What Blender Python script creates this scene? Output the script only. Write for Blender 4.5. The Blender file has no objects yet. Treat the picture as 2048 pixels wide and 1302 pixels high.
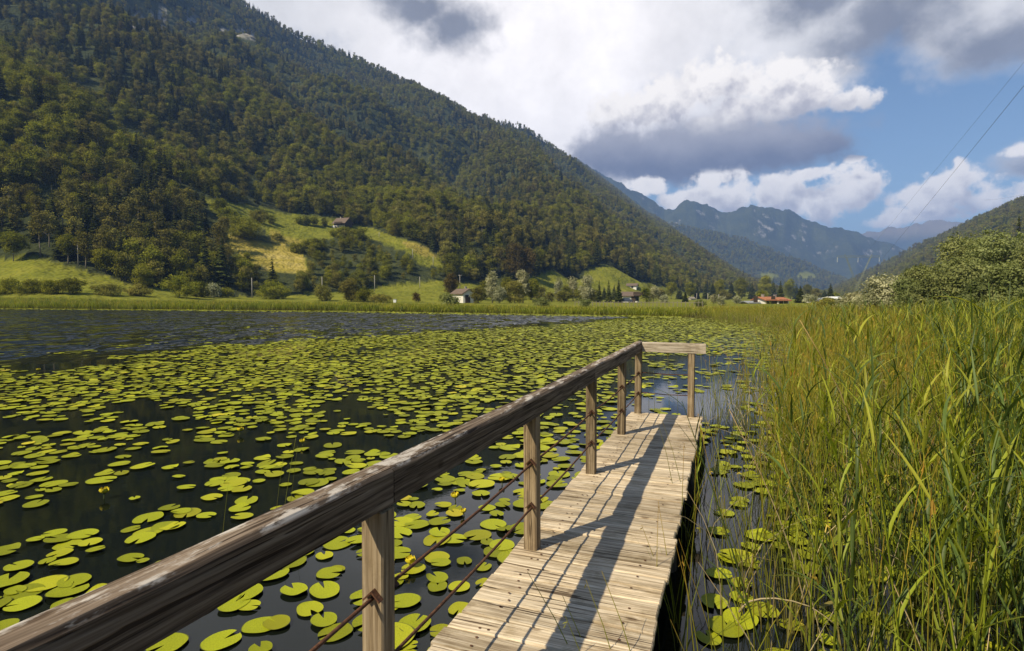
import bpy, math, random
import numpy as np
from mathutils import Vector, Matrix, Euler

S = bpy.context.scene
COL = S.collection
R_ = math.radians

# ------------------------------------------------------------------ camera
FPX, CX, CY, HOR = 1150.0, 1024.0, 651.0, 594.0      # focal length, centre and horizon in photograph pixels
HE = 2.12                                            # eye height above the lake
PIT = math.atan((CY - HOR) / FPX)
cam_d = bpy.data.cameras.new('camera')
cam_d.sensor_width = 36.0
cam_d.lens = FPX / 2048 * 36
cam_d.clip_start = 0.05
cam_d.clip_end = 30000
cam = bpy.data.objects.new('camera', cam_d)
cam.location = (0, 0, HE)
cam.rotation_euler = (math.pi / 2 - PIT, 0, 0)
COL.objects.link(cam)
S.camera = cam

# ------------------------------------------------------------------ sun, exposure
SUN_EL = R_(46)
SUN_H = (-0.79, -0.61)                               # horizontal direction towards the sun: behind and left
sun_vec = Vector((SUN_H[0] * math.cos(SUN_EL), SUN_H[1] * math.cos(SUN_EL), math.sin(SUN_EL))).normalized()
sd_ = bpy.data.lights.new('sun', 'SUN')
sd_.energy = 5.0
sd_.angle = R_(0.5)
sd_.color = (1.0, 0.89, 0.66)
sun = bpy.data.objects.new('sun', sd_)
sun.rotation_euler = sun_vec.to_track_quat('Z', 'Y').to_euler()
sun.location = (-30, -25, 60)
COL.objects.link(sun)
S.view_settings.view_transform = 'Standard'
S.view_settings.look = 'None'
S.view_settings.gamma = 1.0
S.view_settings.use_curve_mapping = False
S.view_settings.exposure = 0.42
S.cycles.max_bounces = 6
S.cycles.diffuse_bounces = 3
S.cycles.glossy_bounces = 3
S.cycles.transmission_bounces = 3
S.cycles.volume_bounces = 0
S.cycles.use_denoising = True
S.cycles.caustics_reflective = False
S.cycles.caustics_refractive = False


# ------------------------------------------------------------------ node helpers
class G:
    """Small expression builder over one node tree."""
    def __init__(self, nt):
        self.nt = nt

    def n(self, t, **kw):
        nd = self.nt.nodes.new(t)
        for k, v in kw.items():
            setattr(nd, k, v)
        return nd

    def put(self, sock, v):
        if isinstance(v, bpy.types.NodeSocket):
            self.nt.links.new(v, sock)
        elif v is not None:
            sock.default_value = v

    def m(self, op, a, b=None, c=None, clamp=False):
        nd = self.n('ShaderNodeMath', operation=op, use_clamp=clamp)
        for i, v in enumerate((a, b, c)):
            if v is not None:
                self.put(nd.inputs[i], v)
        return nd.outputs[0]

    def v(self, op, a, b=None, c=None, scale=None):
        nd = self.n('ShaderNodeVectorMath', operation=op)
        for i, x in enumerate((a, b, c)):
            if x is not None:
                self.put(nd.inputs[i], x)
        if scale is not None:
            self.put(nd.inputs['Scale'], scale)
        return nd.outputs['Value'] if op in ('DOT_PRODUCT', 'LENGTH', 'DISTANCE') else nd.outputs[0]

    def sep(self, v):
        nd = self.n('ShaderNodeSeparateXYZ')
        self.put(nd.inputs[0], v)
        return nd.outputs

    def comb(self, x, y, z):
        nd = self.n('ShaderNodeCombineXYZ')
        for i, q in enumerate((x, y, z)):
            self.put(nd.inputs[i], q)
        return nd.outputs[0]

    def noise(self, vec, scale, detail=4.0, rough=0.5, dist=0.0, col=False):
        nd = self.n('ShaderNodeTexNoise')
        if vec is not None:
            self.put(nd.inputs['Vector'], vec)
        nd.inputs['Scale'].default_value = scale
        nd.inputs['Detail'].default_value = detail
        nd.inputs['Roughness'].default_value = rough
        nd.inputs['Distortion'].default_value = dist
        return nd.outputs['Color'] if col else nd.outputs['Fac']

    def step(self, x, lo, hi, a=0.0, b=1.0, smooth=True):
        nd = self.n('ShaderNodeMapRange', interpolation_type='SMOOTHSTEP' if smooth else 'LINEAR')
        nd.clamp = True
        for i, q in enumerate((x, lo, hi, a, b)):
            self.put(nd.inputs[i], q)
        return nd.outputs[0]

    def mix(self, f, a, b, mode='MIX'):
        nd = self.n('ShaderNodeMix', data_type='RGBA', blend_type=mode)
        nd.clamp_factor = True
        self.put(nd.inputs[0], f)
        self.put(nd.inputs[6], a if not isinstance(a, tuple) else (*a[:3], 1))
        self.put(nd.inputs[7], b if not isinstance(b, tuple) else (*b[:3], 1))
        return nd.outputs[2]

    def ramp(self, f, stops):
        nd = self.n('ShaderNodeValToRGB')
        self.put(nd.inputs[0], f)
        el = nd.color_ramp.elements
        while len(el) < len(stops):
            el.new(0.5)
        for e, (p, c) in zip(el, stops):
            e.position = p
            e.color = (*c, 1)
        return nd.outputs[0]


# ------------------------------------------------------------------ sky (Nishita + procedural clouds)
def px_ang(px, py):
    u = (px - CX) / FPX
    a = math.atan(u)
    return math.degrees(a), math.degrees(math.atan((HOR - py) / FPX * math.cos(a)))


world = bpy.data.worlds.new('World')
S.world = world
world.use_nodes = True
wt = world.node_tree
wt.nodes.clear()
g = G(wt)
sky = g.n('ShaderNodeTexSky', sky_type='NISHITA')
sky.sun_disc = False
sky.sun_elevation = SUN_EL
sky.sun_rotation = math.atan2(SUN_H[0], SUN_H[1])
sky.air_density = 1.0
sky.dust_density = 0.6
sky.ozone_density = 2.0
dirv = g.n('ShaderNodeTexCoord').outputs['Generated']
sx, sy, sz = g.sep(g.v('NORMALIZE', dirv))
az = g.m('MULTIPLY', g.m('ARCTAN2', sx, sy), 180 / math.pi)
el = g.m('MULTIPLY', g.m('ARCSINE', sz), 180 / math.pi)
P0 = g.comb(az, el, 0.0)
# three sizes of billow used to break the cloud outlines
nbig = g.noise(g.v('MULTIPLY', P0, (1, 1.25, 1)), 0.085, 5, 0.55, col=True)
warp = g.v('MULTIPLY', g.v('SUBTRACT', nbig, (0.5, 0.5, 0.5)), (9.0, 6.5, 0))
nmid = g.noise(g.v('MULTIPLY', P0, (1, 1.3, 1)), 0.30, 6, 0.58, col=True)
warp2 = g.v('MULTIPLY', g.v('SUBTRACT', nmid, (0.5, 0.5, 0.5)), (4.2, 3.4, 0))


def blob_field(P, blobs, k):
    """smooth union of ellipses given in photograph pixels: (px, py, rx, ry) -> 1 at the heart, 0 on the outline, <0 outside"""
    acc = None
    for (px, py, rx, ry) in blobs:
        a0, e0 = px_ang(px, py)
        c = math.cos(math.radians(a0))
        ra, re = rx / FPX * 57.3 * c * c, ry / FPX * 57.3 * c
        d = g.v('MULTIPLY_ADD', P, (1 / ra, 1 / re, 0), (-a0 / ra, -e0 / re, 0))
        q = g.v('LENGTH', d)
        acc = q if acc is None else g.m('SMOOTH_MIN', acc, q, k)
    return g.m('SUBTRACT', 1.0, acc)


# high layer: broad soft cloud masses
soft_blobs = [(1000, 150, 420, 260), (1250, 40, 330, 150), (600, -60, 380, 160), (1640, 40, 300, 100), (1180, 290, 230, 120), (1440, 190, 240, 80), (1600, 150, 120, 60),
              (1960, 60, 240, 110), (2140, 330, 170, 50), (880, -300, 900, 280), (1900, -180, 420, 150)]
Ps = g.v('ADD', P0, g.v('ADD', warp, g.v('SCALE', warp2, scale=0.5)))
fs = blob_field(Ps, soft_blobs, 0.12)
# clouds elsewhere in the sky: scattered, like those in view
scat = g.noise(P0, 0.045, 5, 0.55)
infront = g.step(g.m('ABSOLUTE', az), 48, 75)
fs = g.m('ADD', fs, g.m('MULTIPLY', g.step(scat, 0.54, 0.70), g.m('MULTIPLY', infront, 1.0)))
nfin = g.noise(P0, 0.55, 7, 0.62)
a_soft = g.step(g.m('ADD', fs, g.m('MULTIPLY', g.m('SUBTRACT', nfin, 0.5), 0.5)), -0.14, 0.36)
dark_soft = blob_field(Ps, [(915, 75, 80, 65), (850, 20, 100, 40), (1750, 80, 170, 80), (1600, 20, 110, 50), (1980, 120, 180, 60),
                            (2140, 345, 170, 50), (1850, -100, 420, 90)], 0.15)
nm3 = g.m('SUBTRACT', g.sep(nmid)[2], 0.5)
dk = g.step(g.m('ADD', dark_soft, g.m('ADD', g.m('MULTIPLY', nm3, 0.9), g.m('MULTIPLY', g.m('SUBTRACT', nfin, 0.5), 0.5))), -0.35, 0.75)
soft_tex = g.m('MULTIPLY_ADD', g.noise(P0, 0.16, 7, 0.62), 0.55, 0.70)
glow = g.step(blob_field(Ps, [(1080, 130, 330, 230), (1120, 290, 170, 100)], 0.3), -0.6, 0.7)
c_soft = g.mix(dk, g.mix(glow, (10.0, 9.8, 9.8), (14.5, 13.8, 13.5)), (3.1, 3.2, 3.7))
c_soft = g.v('SCALE', c_soft, scale=soft_tex)

# the flat dark base of the big cumulus
base_blobs = [(1420, 295, 250, 56), (1560, 300, 130, 48), (1300, 320, 140, 52), (1220, 310, 90, 56), (1640, 292, 60, 26), (1400, 340, 190, 34)]
fb = g.m('ADD', blob_field(g.v('ADD', P0, g.v('MULTIPLY', warp2, (0.9, 0.6, 0))), base_blobs, 0.12), g.m('MULTIPLY', g.m('SUBTRACT', nfin, 0.5), 0.9))
a_base = g.step(fb, -0.30, 0.50)
c_base = g.mix(g.m('ADD', g.step(el, 15.5, 11.5), g.m('MULTIPLY', nm3, 1.0)), (5.0, 4.9, 5.4), (1.9, 2.0, 2.7))

# low layer: crisp cumulus with cauliflower edges
cum_blobs = [(1590, 195, 110, 55), (1690, 205, 75, 28), (1480, 225, 90, 40), (1330, 205, 110, 45), (1240, 225, 80, 38), (1500, 185, 70, 40), (1420, 180, 100, 52), (1300, 232, 90, 40), (1560, 222, 100, 38), (1440, 250, 90, 26), (1560, 150, 60, 30),
             (1440, 395, 105, 44), (1420, 365, 52, 28), (1540, 388, 84, 44), (1610, 350, 65, 20), (1700, 322, 24, 9), (1690, 385, 80, 44), (1720, 360, 46, 32), (1640, 408, 95, 44), (1800, 432, 130, 24),
             (1900, 372, 76, 46), (1912, 336, 26, 28), (1850, 404, 96, 40), (1965, 390, 65, 36), (1290, 376, 60, 24), (1350, 404, 60, 22),
             (2030, 300, 44, 16), (2100, 400, 120, 40)]


def puff(P, freq):
    vo = g.n('ShaderNodeTexVoronoi', feature='SMOOTH_F1')
    g.put(vo.inputs['Vector'], P)
    vo.inputs['Scale'].default_value = freq
    vo.inputs['Smoothness'].default_value = 0.5
    return vo.outputs['Distance']


puffs = g.m('ADD', g.m('MULTIPLY', puff(g.v('ADD', P0, g.v('SCALE', warp2, scale=0.5)), 0.5), -0.50),
            g.m('MULTIPLY', puff(g.v('ADD', P0, g.v('SCALE', warp2, scale=0.4)), 1.25), -0.34))
fine = g.m('MULTIPLY', g.m('SUBTRACT', nfin, 0.5), 1.9)
Pc = g.v('ADD', P0, g.v('SCALE', warp2, scale=0.40))
texc = g.m('ADD', g.m('ADD', puffs, 0.40), fine)
fc = g.m('ADD', blob_field(Pc, cum_blobs, 0.10), texc)
a_cum = g.step(fc, -0.06, 0.46)
Pu = g.v('ADD', Pc, (-0.4, 1.7, 0))
up = g.m('ADD', blob_field(Pu, cum_blobs, 0.2), g.m('MULTIPLY', texc, 1.25))
shade_c = g.m('ADD', g.step(up, -0.15, 1.20), g.m('MULTIPLY', g.m('SUBTRACT', g.noise(Pc, 0.35, 5, 0.6), 0.52), 1.3), clamp=True)
c_cum = g.mix(shade_c, (13.6, 12.8, 12.0), (6.6, 6.3, 6.7))
# the main cumulus melts into its own base
melt = g.m('MULTIPLY', g.step(el, 17.2, 14.0), g.step(el, 11.2, 11.8))
c_cum = g.mix(g.m('MULTIPLY', melt, 0.92), c_cum, (4.2, 4.2, 4.7))

skyc = g.v('MULTIPLY', sky.outputs[0], (1.05, 1.14, 1.20))
base = g.mix(g.m('MULTIPLY', a_soft, 0.96), skyc, c_soft)
base = g.mix(a_base, base, c_base)
colr = g.mix(a_cum, base, c_cum)
bg = g.n('ShaderNodeBackground')
g.put(bg.inputs[0], colr)
bg.inputs[1].default_value = 0.072
wo = g.n('ShaderNodeOutputWorld')
wt.links.new(bg.outputs[0], wo.inputs[0])

# ------------------------------------------------------------------ numeric helpers
rng = np.random.default_rng(11)
random.seed(11)
_T = rng.random((256, 256))


def vnoise(x, y):
    xi, yi = np.floor(x).astype(int), np.floor(y).astype(int)
    fx, fy = x - xi, y - yi
    fx, fy = fx * fx * fx * (fx * (fx * 6 - 15) + 10), fy * fy * fy * (fy * (fy * 6 - 15) + 10)
    a, b = _T[xi & 255, yi & 255], _T[(xi + 1) & 255, yi & 255]
    c, d = _T[xi & 255, (yi + 1) & 255], _T[(xi + 1) & 255, (yi + 1) & 255]
    return (a * (1 - fx) + b * fx) * (1 - fy) + (c * (1 - fx) + d * fx) * fy


def fbm(x, y, o=4, rough=0.5, seed=0.0):
    s, amp, tot = 0.0, 1.0, 0.0
    x, y = np.asarray(x, float) + seed * 17.3, np.asarray(y, float) - seed * 9.1
    for i in range(o):
        s = s + amp * vnoise(x, y)
        tot += amp
        amp *= rough
        x, y = x * 2.03 + 13.7, y * 2.03 + 5.1
    return s / tot


def W(px, py, D):
    """a point of the place at depth D (metres along the view axis, level) seen at this pixel"""
    return Vector(((px - CX) / FPX * D, D, HE + (HOR - py) / FPX * D))


def onwater(px, py, z=0.0):
    D = (HE - z) * FPX / (py - HOR)
    return Vector(((px - CX) / FPX * D, D, z))


def to_px(x, y, z):
    y = np.maximum(y, 1e-3)
    return CX + x / y * FPX, HOR - (z - HE) / y * FPX


def inpoly(px, py, poly):
    px, py = np.asarray(px, float), np.asarray(py, float)
    r = np.zeros(px.shape, bool)
    n = len(poly)
    for i in range(n):
        x1, y1 = poly[i]
        x2, y2 = poly[(i + 1) % n]
        c = ((y1 > py) != (y2 > py)) & (px < (x2 - x1) * (py - y1) / (y2 - y1 + 1e-9) + x1)
        r ^= c
    return r


# ------------------------------------------------------------------ object helpers
def link(o, parent=None):
    COL.objects.link(o)
    if parent is not None:
        o.parent = parent
    return o


def tag(o, label=None, cat=None, group=None, kind=None):
    if label:
        o['label'] = label
    if cat:
        o['category'] = cat
    if group:
        o['group'] = group
    if kind:
        o['kind'] = kind
    return o


def thing(name, label, cat, loc=(0, 0, 0), rz=0.0, group=None):
    o = bpy.data.objects.new(name, None)
    o.empty_display_size = 0.2
    o.location = loc
    o.rotation_euler = (0, 0, rz)
    link(o)
    return tag(o, label, cat, group)


def copy_tree(o, parent=None):
    c = o.copy()
    COL.objects.link(c)
    if parent is not None:
        c.parent = parent
    for ch in o.children:
        copy_tree(ch, c)
    return c


class MB:
    """collects geometry for ONE mesh object"""
    def __init__(self):
        self.v, self.f = [], []

    def face(self, pts):
        i = len(self.v)
        self.v += [tuple(p) for p in pts]
        self.f.append(tuple(range(i, i + len(pts))))
        return self

    def box(self, c, s, rot=None, ch=0.0):
        """box of full size s about c; ch chamfers every edge along the longest axis and the ends"""
        hx, hy, hz = s[0] / 2, s[1] / 2, s[2] / 2
        M = rot if rot is not None else Matrix.Identity(3)
        i = len(self.v)
        if ch <= 0:
            P = [(-hx, -hy, -hz), (hx, -hy, -hz), (hx, hy, -hz), (-hx, hy, -hz), (-hx, -hy, hz), (hx, -hy, hz), (hx, hy, hz), (-hx, hy, hz)]
            F = [(0, 3, 2, 1), (4, 5, 6, 7), (0, 1, 5, 4), (1, 2, 6, 5), (2, 3, 7, 6), (3, 0, 4, 7)]
        else:
            P, F = [], []
            L = max(range(3), key=lambda k: s[k])
            a, b = [(1, 2), (2, 0), (0, 1)][L]
            h = (hx, hy, hz)
            ring = [(-h[a] + ch, -h[b]), (h[a] - ch, -h[b]), (h[a], -h[b] + ch), (h[a], h[b] - ch), (h[a] - ch, h[b]), (-h[a] + ch, h[b]), (-h[a], h[b] - ch), (-h[a], -h[b] + ch)]
            for (l, k) in ((-h[L], 1 - ch / h[a]), (-h[L] + ch, 1), (h[L] - ch, 1), (h[L], 1 - ch / h[a])):
                for (p, q) in ring:
                    t = [0, 0, 0]
                    t[L], t[a], t[b] = l, p * k, q * (1 if k == 1 else 1 - ch / h[b])
                    P.append(tuple(t))
            for j in range(3):
                for q in range(8):
                    F.append((j * 8 + q, j * 8 + (q + 1) % 8, j * 8 + 8 + (q + 1) % 8, j * 8 + 8 + q))
            F.append(tuple(range(7, -1, -1)))
            F.append(tuple(range(24, 32)))
        self.v += [tuple(Vector(c) + M @ Vector(p)) for p in P]
        self.f += [tuple(i + q for q in f) for f in F]
        return self

    def tube(self, pts, rad, n=6, caps=True):
        pts = [Vector(p) for p in pts]
        m = len(pts)
        rad = rad if hasattr(rad, '__len__') else [rad] * m
        i = len(self.v)
        for j, p in enumerate(pts):
            t = (pts[min(j + 1, m - 1)] - pts[max(j - 1, 0)]).normalized()
            u = t.cross(Vector((0.31, 0.95, 0.05)))
            if u.length < 1e-3:
                u = t.cross(Vector((1, 0, 0)))
            u.normalize()
            w = t.cross(u)
            for q in range(n):
                an = 2 * math.pi * q / n
                self.v.append(tuple(p + (u * math.cos(an) + w * math.sin(an)) * rad[j]))
        for j in range(m - 1):
            for q in range(n):
                self.f.append((i + j * n + q, i + j * n + (q + 1) % n, i + (j + 1) * n + (q + 1) % n, i + (j + 1) * n + q))
        if caps:
            self.f.append(tuple(i + q for q in range(n - 1, -1, -1)))
            self.f.append(tuple(i + (m - 1) * n + q for q in range(n)))
        return self

    def mesh(self, name, mat, smooth=False):
        me = bpy.data.meshes.new(name)
        me.from_pydata(self.v, [], self.f)
        if mat is not None:
            me.materials.append(mat)
        if smooth:
            me.polygons.foreach_set('use_smooth', [True] * len(me.polygons))
        me.update()
        return me

    def build(self, name, mat, parent=None, smooth=False, loc=None, rot=None):
        o = bpy.data.objects.new(name, self.mesh(name, mat, smooth))
        link(o, parent)
        if loc is not None:
            o.location = loc
        if rot is not None:
            o.rotation_euler = rot
        return o


# ------------------------------------------------------------------ materials
def new_mat(name):
    m = bpy.data.materials.new(name)
    m.use_nodes = True
    nt = m.node_tree
    nt.nodes.clear()
    gg = G(nt)
    out = gg.n('ShaderNodeOutputMaterial')
    return m, gg, out


def principled(gg, out, col, rough=0.7, spec=0.3, bump=None, bstr=0.3, bdist=0.01, metal=0.0, translucent=None, tcol=None):
    b = gg.n('ShaderNodeBsdfPrincipled')
    gg.put(b.inputs['Base Color'], (*col, 1) if isinstance(col, tuple) else col)
    gg.put(b.inputs['Roughness'], rough)
    b.inputs['Specular IOR Level'].default_value = spec
    b.inputs['Metallic'].default_value = metal
    if bump is not None:
        bp = gg.n('ShaderNodeBump')
        gg.put(bp.inputs['Height'], bump)
        gg.put(bp.inputs['Strength'], bstr)
        bp.inputs['Distance'].default_value = bdist
        gg.nt.links.new(bp.outputs[0], b.inputs['Normal'])
    res = b.outputs[0]
    if translucent:
        tr = gg.n('ShaderNodeBsdfTranslucent')
        gg.put(tr.inputs[0], tcol if tcol is not None else ((*col, 1) if isinstance(col, tuple) else col))
        mx = gg.n('ShaderNodeMixShader')
        mx.inputs[0].default_value = translucent
        gg.nt.links.new(res, mx.inputs[1])
        gg.nt.links.new(tr.outputs[0], mx.inputs[2])
        res = mx.outputs[0]
    gg.nt.links.new(res, out.inputs[0])
    return b


def wood(name, axis, light, mid, dark, stain=0.5, gs=1.0, knots=True, worn=False):
    """weathered timber, grain along the object's own axis 0/1/2"""
    m, q, out = new_mat(name)
    oc = q.n('ShaderNodeTexCoord').outputs['Object']
    rnd = q.n('ShaderNodeObjectInfo').outputs['Random']
    oc = q.v('ADD', oc, q.comb(q.m('MULTIPLY', rnd, 37.0), q.m('MULTIPLY', rnd, 91.0), q.m('MULTIPLY', rnd, 53.0)))
    st = [1.0, 1.0, 1.0]
    st[axis] = 0.022
    gv = q.v('MULTIPLY', oc, tuple(st))
    crs = [0.022, 0.022, 0.022]
    crs[axis] = 0.0
    lowv = [1.0, 1.0, 1.0]
    lowv[axis] = 0.35
    wob = q.v('ADD', gv, q.v('MULTIPLY', q.v('SUBTRACT', q.noise(q.v('MULTIPLY', oc, tuple(lowv)), 6.0, 3, col=True), (0.5, 0.5, 0.5)), tuple(crs)))
    fib = q.noise(wob, 260 * gs, 3, 0.6)
    band = q.noise(wob, 70 * gs, 4, 0.6)
    st2 = [1.0, 1.0, 1.0]
    st2[axis] = 0.25
    blot = q.noise(q.v('MULTIPLY', oc, tuple(st2)), 9, 5, 0.65)
    grain = q.m('ADD', q.m('MULTIPLY', fib, 0.5), q.m('MULTIPLY', band, 0.5))
    col = q.ramp(grain, [(0.36, dark), (0.48, mid), (0.62, light)])
    col = q.mix(q.m('MULTIPLY', q.step(blot, 0.50, 0.72), stain), col, q.v('MULTIPLY', col, (0.52, 0.47, 0.38)))
    col = q.v('SCALE', col, scale=q.m('MULTIPLY_ADD', rnd, 0.45, 0.76))
    # figure of the grain: thin dark growth lines that run along the board and swing round knots
    lines = q.m('FRACT', q.m('MULTIPLY', q.noise(wob, 26 * gs, 2, 0.45), 9.0))
    lines = q.step(q.m('ABSOLUTE', q.m('SUBTRACT', lines, 0.5)), 0.10, 0.34)
    col = q.mix(q.m('MULTIPLY', q.m('SUBTRACT', 1.0, lines), 0.42), col, q.v('MULTIPLY', col, (0.40, 0.36, 0.32)))
    crack = q.step(q.noise(wob, 120 * gs, 2, 0.5), 0.34, 0.37)
    col = q.mix(q.m('SUBTRACT', 1.0, crack), col, q.v('MULTIPLY', col, (0.25, 0.22, 0.2)))
    if knots:
        vo = q.n('ShaderNodeTexVoronoi', feature='F1')
        st3 = [1.0, 1.0, 1.0]
        st3[axis] = 0.55
        q.put(vo.inputs['Vector'], q.v('MULTIPLY', oc, tuple(st3)))
        vo.inputs['Scale'].default_value = 5.5
        kn = q.step(vo.outputs['Distance'], 0.05, 0.13)
        col = q.mix(q.m('MULTIPLY', q.m('SUBTRACT', 1.0, kn), 0.75), col, q.v('MULTIPLY', col, (0.35, 0.28, 0.22)))
    if not worn:  # ground-in dirt and lichen in patches of their own
        dirt = q.step(q.noise(q.v('ADD', q.n('ShaderNodeTexCoord').outputs['Object'], q.comb(q.m('MULTIPLY', rnd, 71.0), 0.0, q.m('MULTIPLY', rnd, 13.0))), 3.2, 6, 0.72), 0.50, 0.66)
        col = q.mix(q.m('MULTIPLY', dirt, 0.55), col, q.v('MULTIPLY', col, (0.50, 0.46, 0.36)))
        pale = q.step(q.noise(oc, 4.3, 6, 0.72), 0.54, 0.68)
        col = q.mix(q.m('MULTIPLY', pale, 0.45), col, q.v('MULTIPLY', col, (1.25, 1.24, 1.22)))
    if worn:      # bleached, rubbed patches along the upper face
        oz = q.sep(q.n('ShaderNodeTexCoord').outputs['Object'])[2]
        w1 = q.noise(q.v('MULTIPLY', oc, (0.35, 1.0, 1.0)), 13, 5, 0.7)
        wmask = q.m('MULTIPLY', q.step(w1, 0.50, 0.60), q.step(oz, -0.014, -0.003))
        col = q.mix(q.m('MULTIPLY', wmask, 0.8), col, q.mix(fib, (0.34, 0.30, 0.26), (0.74, 0.68, 0.60)))
    h = q.m('ADD', q.m('MULTIPLY', grain, 1.0), q.m('MULTIPLY', crack, 0.5))
    principled(q, out, col, 0.85, 0.2, h, 0.75, 0.004)
    return m


M = {}
M['deck'] = wood('deck_wood', 0, (0.72, 0.61, 0.45), (0.54, 0.43, 0.29), (0.25, 0.18, 0.11), 0.9, 0.6)
M['rail'] = wood('rail_wood', 0, (0.34, 0.26, 0.185), (0.17, 0.12, 0.082), (0.040, 0.028, 0.020), 0.5, 0.5, True, True)
M['cross'] = wood('cross_rail_wood', 0, (0.52, 0.45, 0.36), (0.36, 0.30, 0.22), (0.16, 0.12, 0.09), 0.4)
M['post'] = wood('post_wood', 2, (0.40, 0.31, 0.20), (0.26, 0.19, 0.11), (0.10, 0.07, 0.045), 0.6, 0.5)
M['pile'] = wood('pile_wood', 2, (0.13, 0.11, 0.085), (0.08, 0.065, 0.05), (0.03, 0.025, 0.02), 0.5)


def rust():
    m, q, out = new_mat('rusty_iron')
    oc = q.n('ShaderNodeTexCoord').outputs['Object']
    n = q.noise(oc, 60, 5, 0.65)
    col = q.ramp(n, [(0.3, (0.035, 0.018, 0.012)), (0.5, (0.095, 0.042, 0.022)), (0.7, (0.17, 0.078, 0.038))])
    principled(q, out, col, 0.8, 0.25, n, 0.5, 0.002)
    return m


M['rust'] = rust()


def foliage(name, c_dark, c_light, trans=0.25, var=0.5, scale=0.6, brown=0.0):
    m, q, out = new_mat(name)
    rnd = q.n('ShaderNodeObjectInfo').outputs['Random']
    oc = q.n('ShaderNodeTexCoord').outputs['Object']
    n = q.noise(oc, scale, 3, 0.6)
    col = q.mix(q.step(n, 0.3, 0.7), c_dark, c_light)
    col = q.v('SCALE', col, scale=q.m('MULTIPLY_ADD', rnd, var, 1 - var / 2))
    r2 = q.m('FRACT', q.m('MULTIPLY', rnd, 17.31))
    col = q.mix(q.m('MULTIPLY', r2, 0.5), col, q.v('MULTIPLY', col, (1.16, 1.0, 0.80)))
    if brown:
        r3 = q.m('FRACT', q.m('MULTIPLY', rnd, 41.7))
        col = q.mix(q.m('MULTIPLY', q.step(r3, 1 - brown, 1 - brown + 0.02), 0.6), col, (0.085, 0.06, 0.026))
    d = q.n('ShaderNodeBsdfDiffuse')
    q.put(d.inputs[0], col)
    t = q.n('ShaderNodeBsdfTranslucent')
    q.put(t.inputs[0], q.v('MULTIPLY', col, (1.3, 1.3, 0.6)))
    mx = q.n('ShaderNodeMixShader')
    mx.inputs[0].default_value = trans
    q.nt.links.new(d.outputs[0], mx.inputs[1])
    q.nt.links.new(t.outputs[0], mx.inputs[2])
    q.nt.links.new(mx.outputs[0], out.inputs[0])
    return m


M['spruce'] = foliage('spruce_needles', (0.030, 0.041, 0.011), (0.078, 0.090, 0.022), 0.12, 0.6)
M['pine'] = foliage('pine_needles', (0.105, 0.107, 0.024), (0.254, 0.228, 0.058), 0.2, 0.7, brown=0.06)
M['broad'] = foliage('broad_leaves', (0.102, 0.118, 0.013), (0.253, 0.252, 0.030), 0.28, 0.7, 0.35, brown=0.05)
M['olive'] = foliage('olive_leaves', (0.124, 0.125, 0.025), (0.256, 0.237, 0.057), 0.28, 0.55, 0.35)
M['pale'] = foliage('pale_poplar_leaves', (0.165, 0.176, 0.088), (0.440, 0.440, 0.286), 0.25, 0.3, 0.5)
M['willow'] = foliage('willow_leaves', (0.115, 0.140, 0.045), (0.260, 0.285, 0.115), 0.3, 0.4, 0.5)
M['russet'] = foliage('russet_leaves', (0.075, 0.055, 0.016), (0.140, 0.110, 0.030), 0.25, 0.3, 0.5)


def plain(name, col, rough=0.8, spec=0.2, nscale=8.0, var=0.25, metal=0.0):
    m, q, out = new_mat(name)
    oc = q.n('ShaderNodeTexCoord').outputs['Object']
    n = q.noise(oc, nscale, 5, 0.6)
    c = q.mix(n, tuple(x * (1 - var) for x in col), tuple(min(1, x * (1 + var)) for x in col))
    principled(q, out, c, rough, spec, n, 0.2, 0.01, metal)
    return m


M['bark'] = plain('bark', (0.10, 0.08, 0.06), 0.9, 0.1, 3, 0.4)
M['palebark'] = plain('pale_bark', (0.26, 0.22, 0.17), 0.9, 0.1, 3, 0.4)
M['plaster'] = plain('white_plaster', (0.72, 0.69, 0.62), 0.9, 0.1, 0.8, 0.12)
M['roof_red'] = plain('red_roof_tiles', (0.36, 0.15, 0.075), 0.85, 0.1, 1.5, 0.35)
M['roof_brown'] = plain('brown_roof_tiles', (0.15, 0.11, 0.085), 0.85, 0.1, 1.5, 0.3)
M['roof_grey'] = plain('grey_roof_sheet', (0.26, 0.27, 0.28), 0.6, 0.3, 0.7, 0.15)
M['darkwood'] = plain('dark_barn_wood', (0.075, 0.055, 0.040), 0.9, 0.1, 4, 0.4)
M['stonewall'] = plain('stone_wall', (0.36, 0.33, 0.29), 0.9, 0.1, 2.0, 0.4)
M['glass'] = plain('dark_window_glass', (0.02, 0.025, 0.03), 0.1, 0.5, 1, 0.1)
M['pole'] = plain('grey_pole', (0.36, 0.33, 0.28), 0.85, 0.15, 2, 0.2)
M['fence'] = plain('fence_wood', (0.24, 0.21, 0.16), 0.85, 0.15, 2, 0.2)
M['steel'] = plain('pylon_steel', (0.20, 0.22, 0.15), 0.6, 0.3, 1, 0.15)
M['wire'] = plain('wire_metal', (0.03, 0.03, 0.03), 0.6, 0.3, 1, 0.1)
M['carpaint'] = plain('dark_car_paint', (0.05, 0.06, 0.09), 0.25, 0.5, 1, 0.05)
M['tyre'] = plain('tyre_rubber', (0.02, 0.02, 0.02), 0.9, 0.1, 4, 0.2)
M['whitepaint'] = plain('white_paint', (0.78, 0.77, 0.73), 0.6, 0.3, 1, 0.05)


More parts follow.
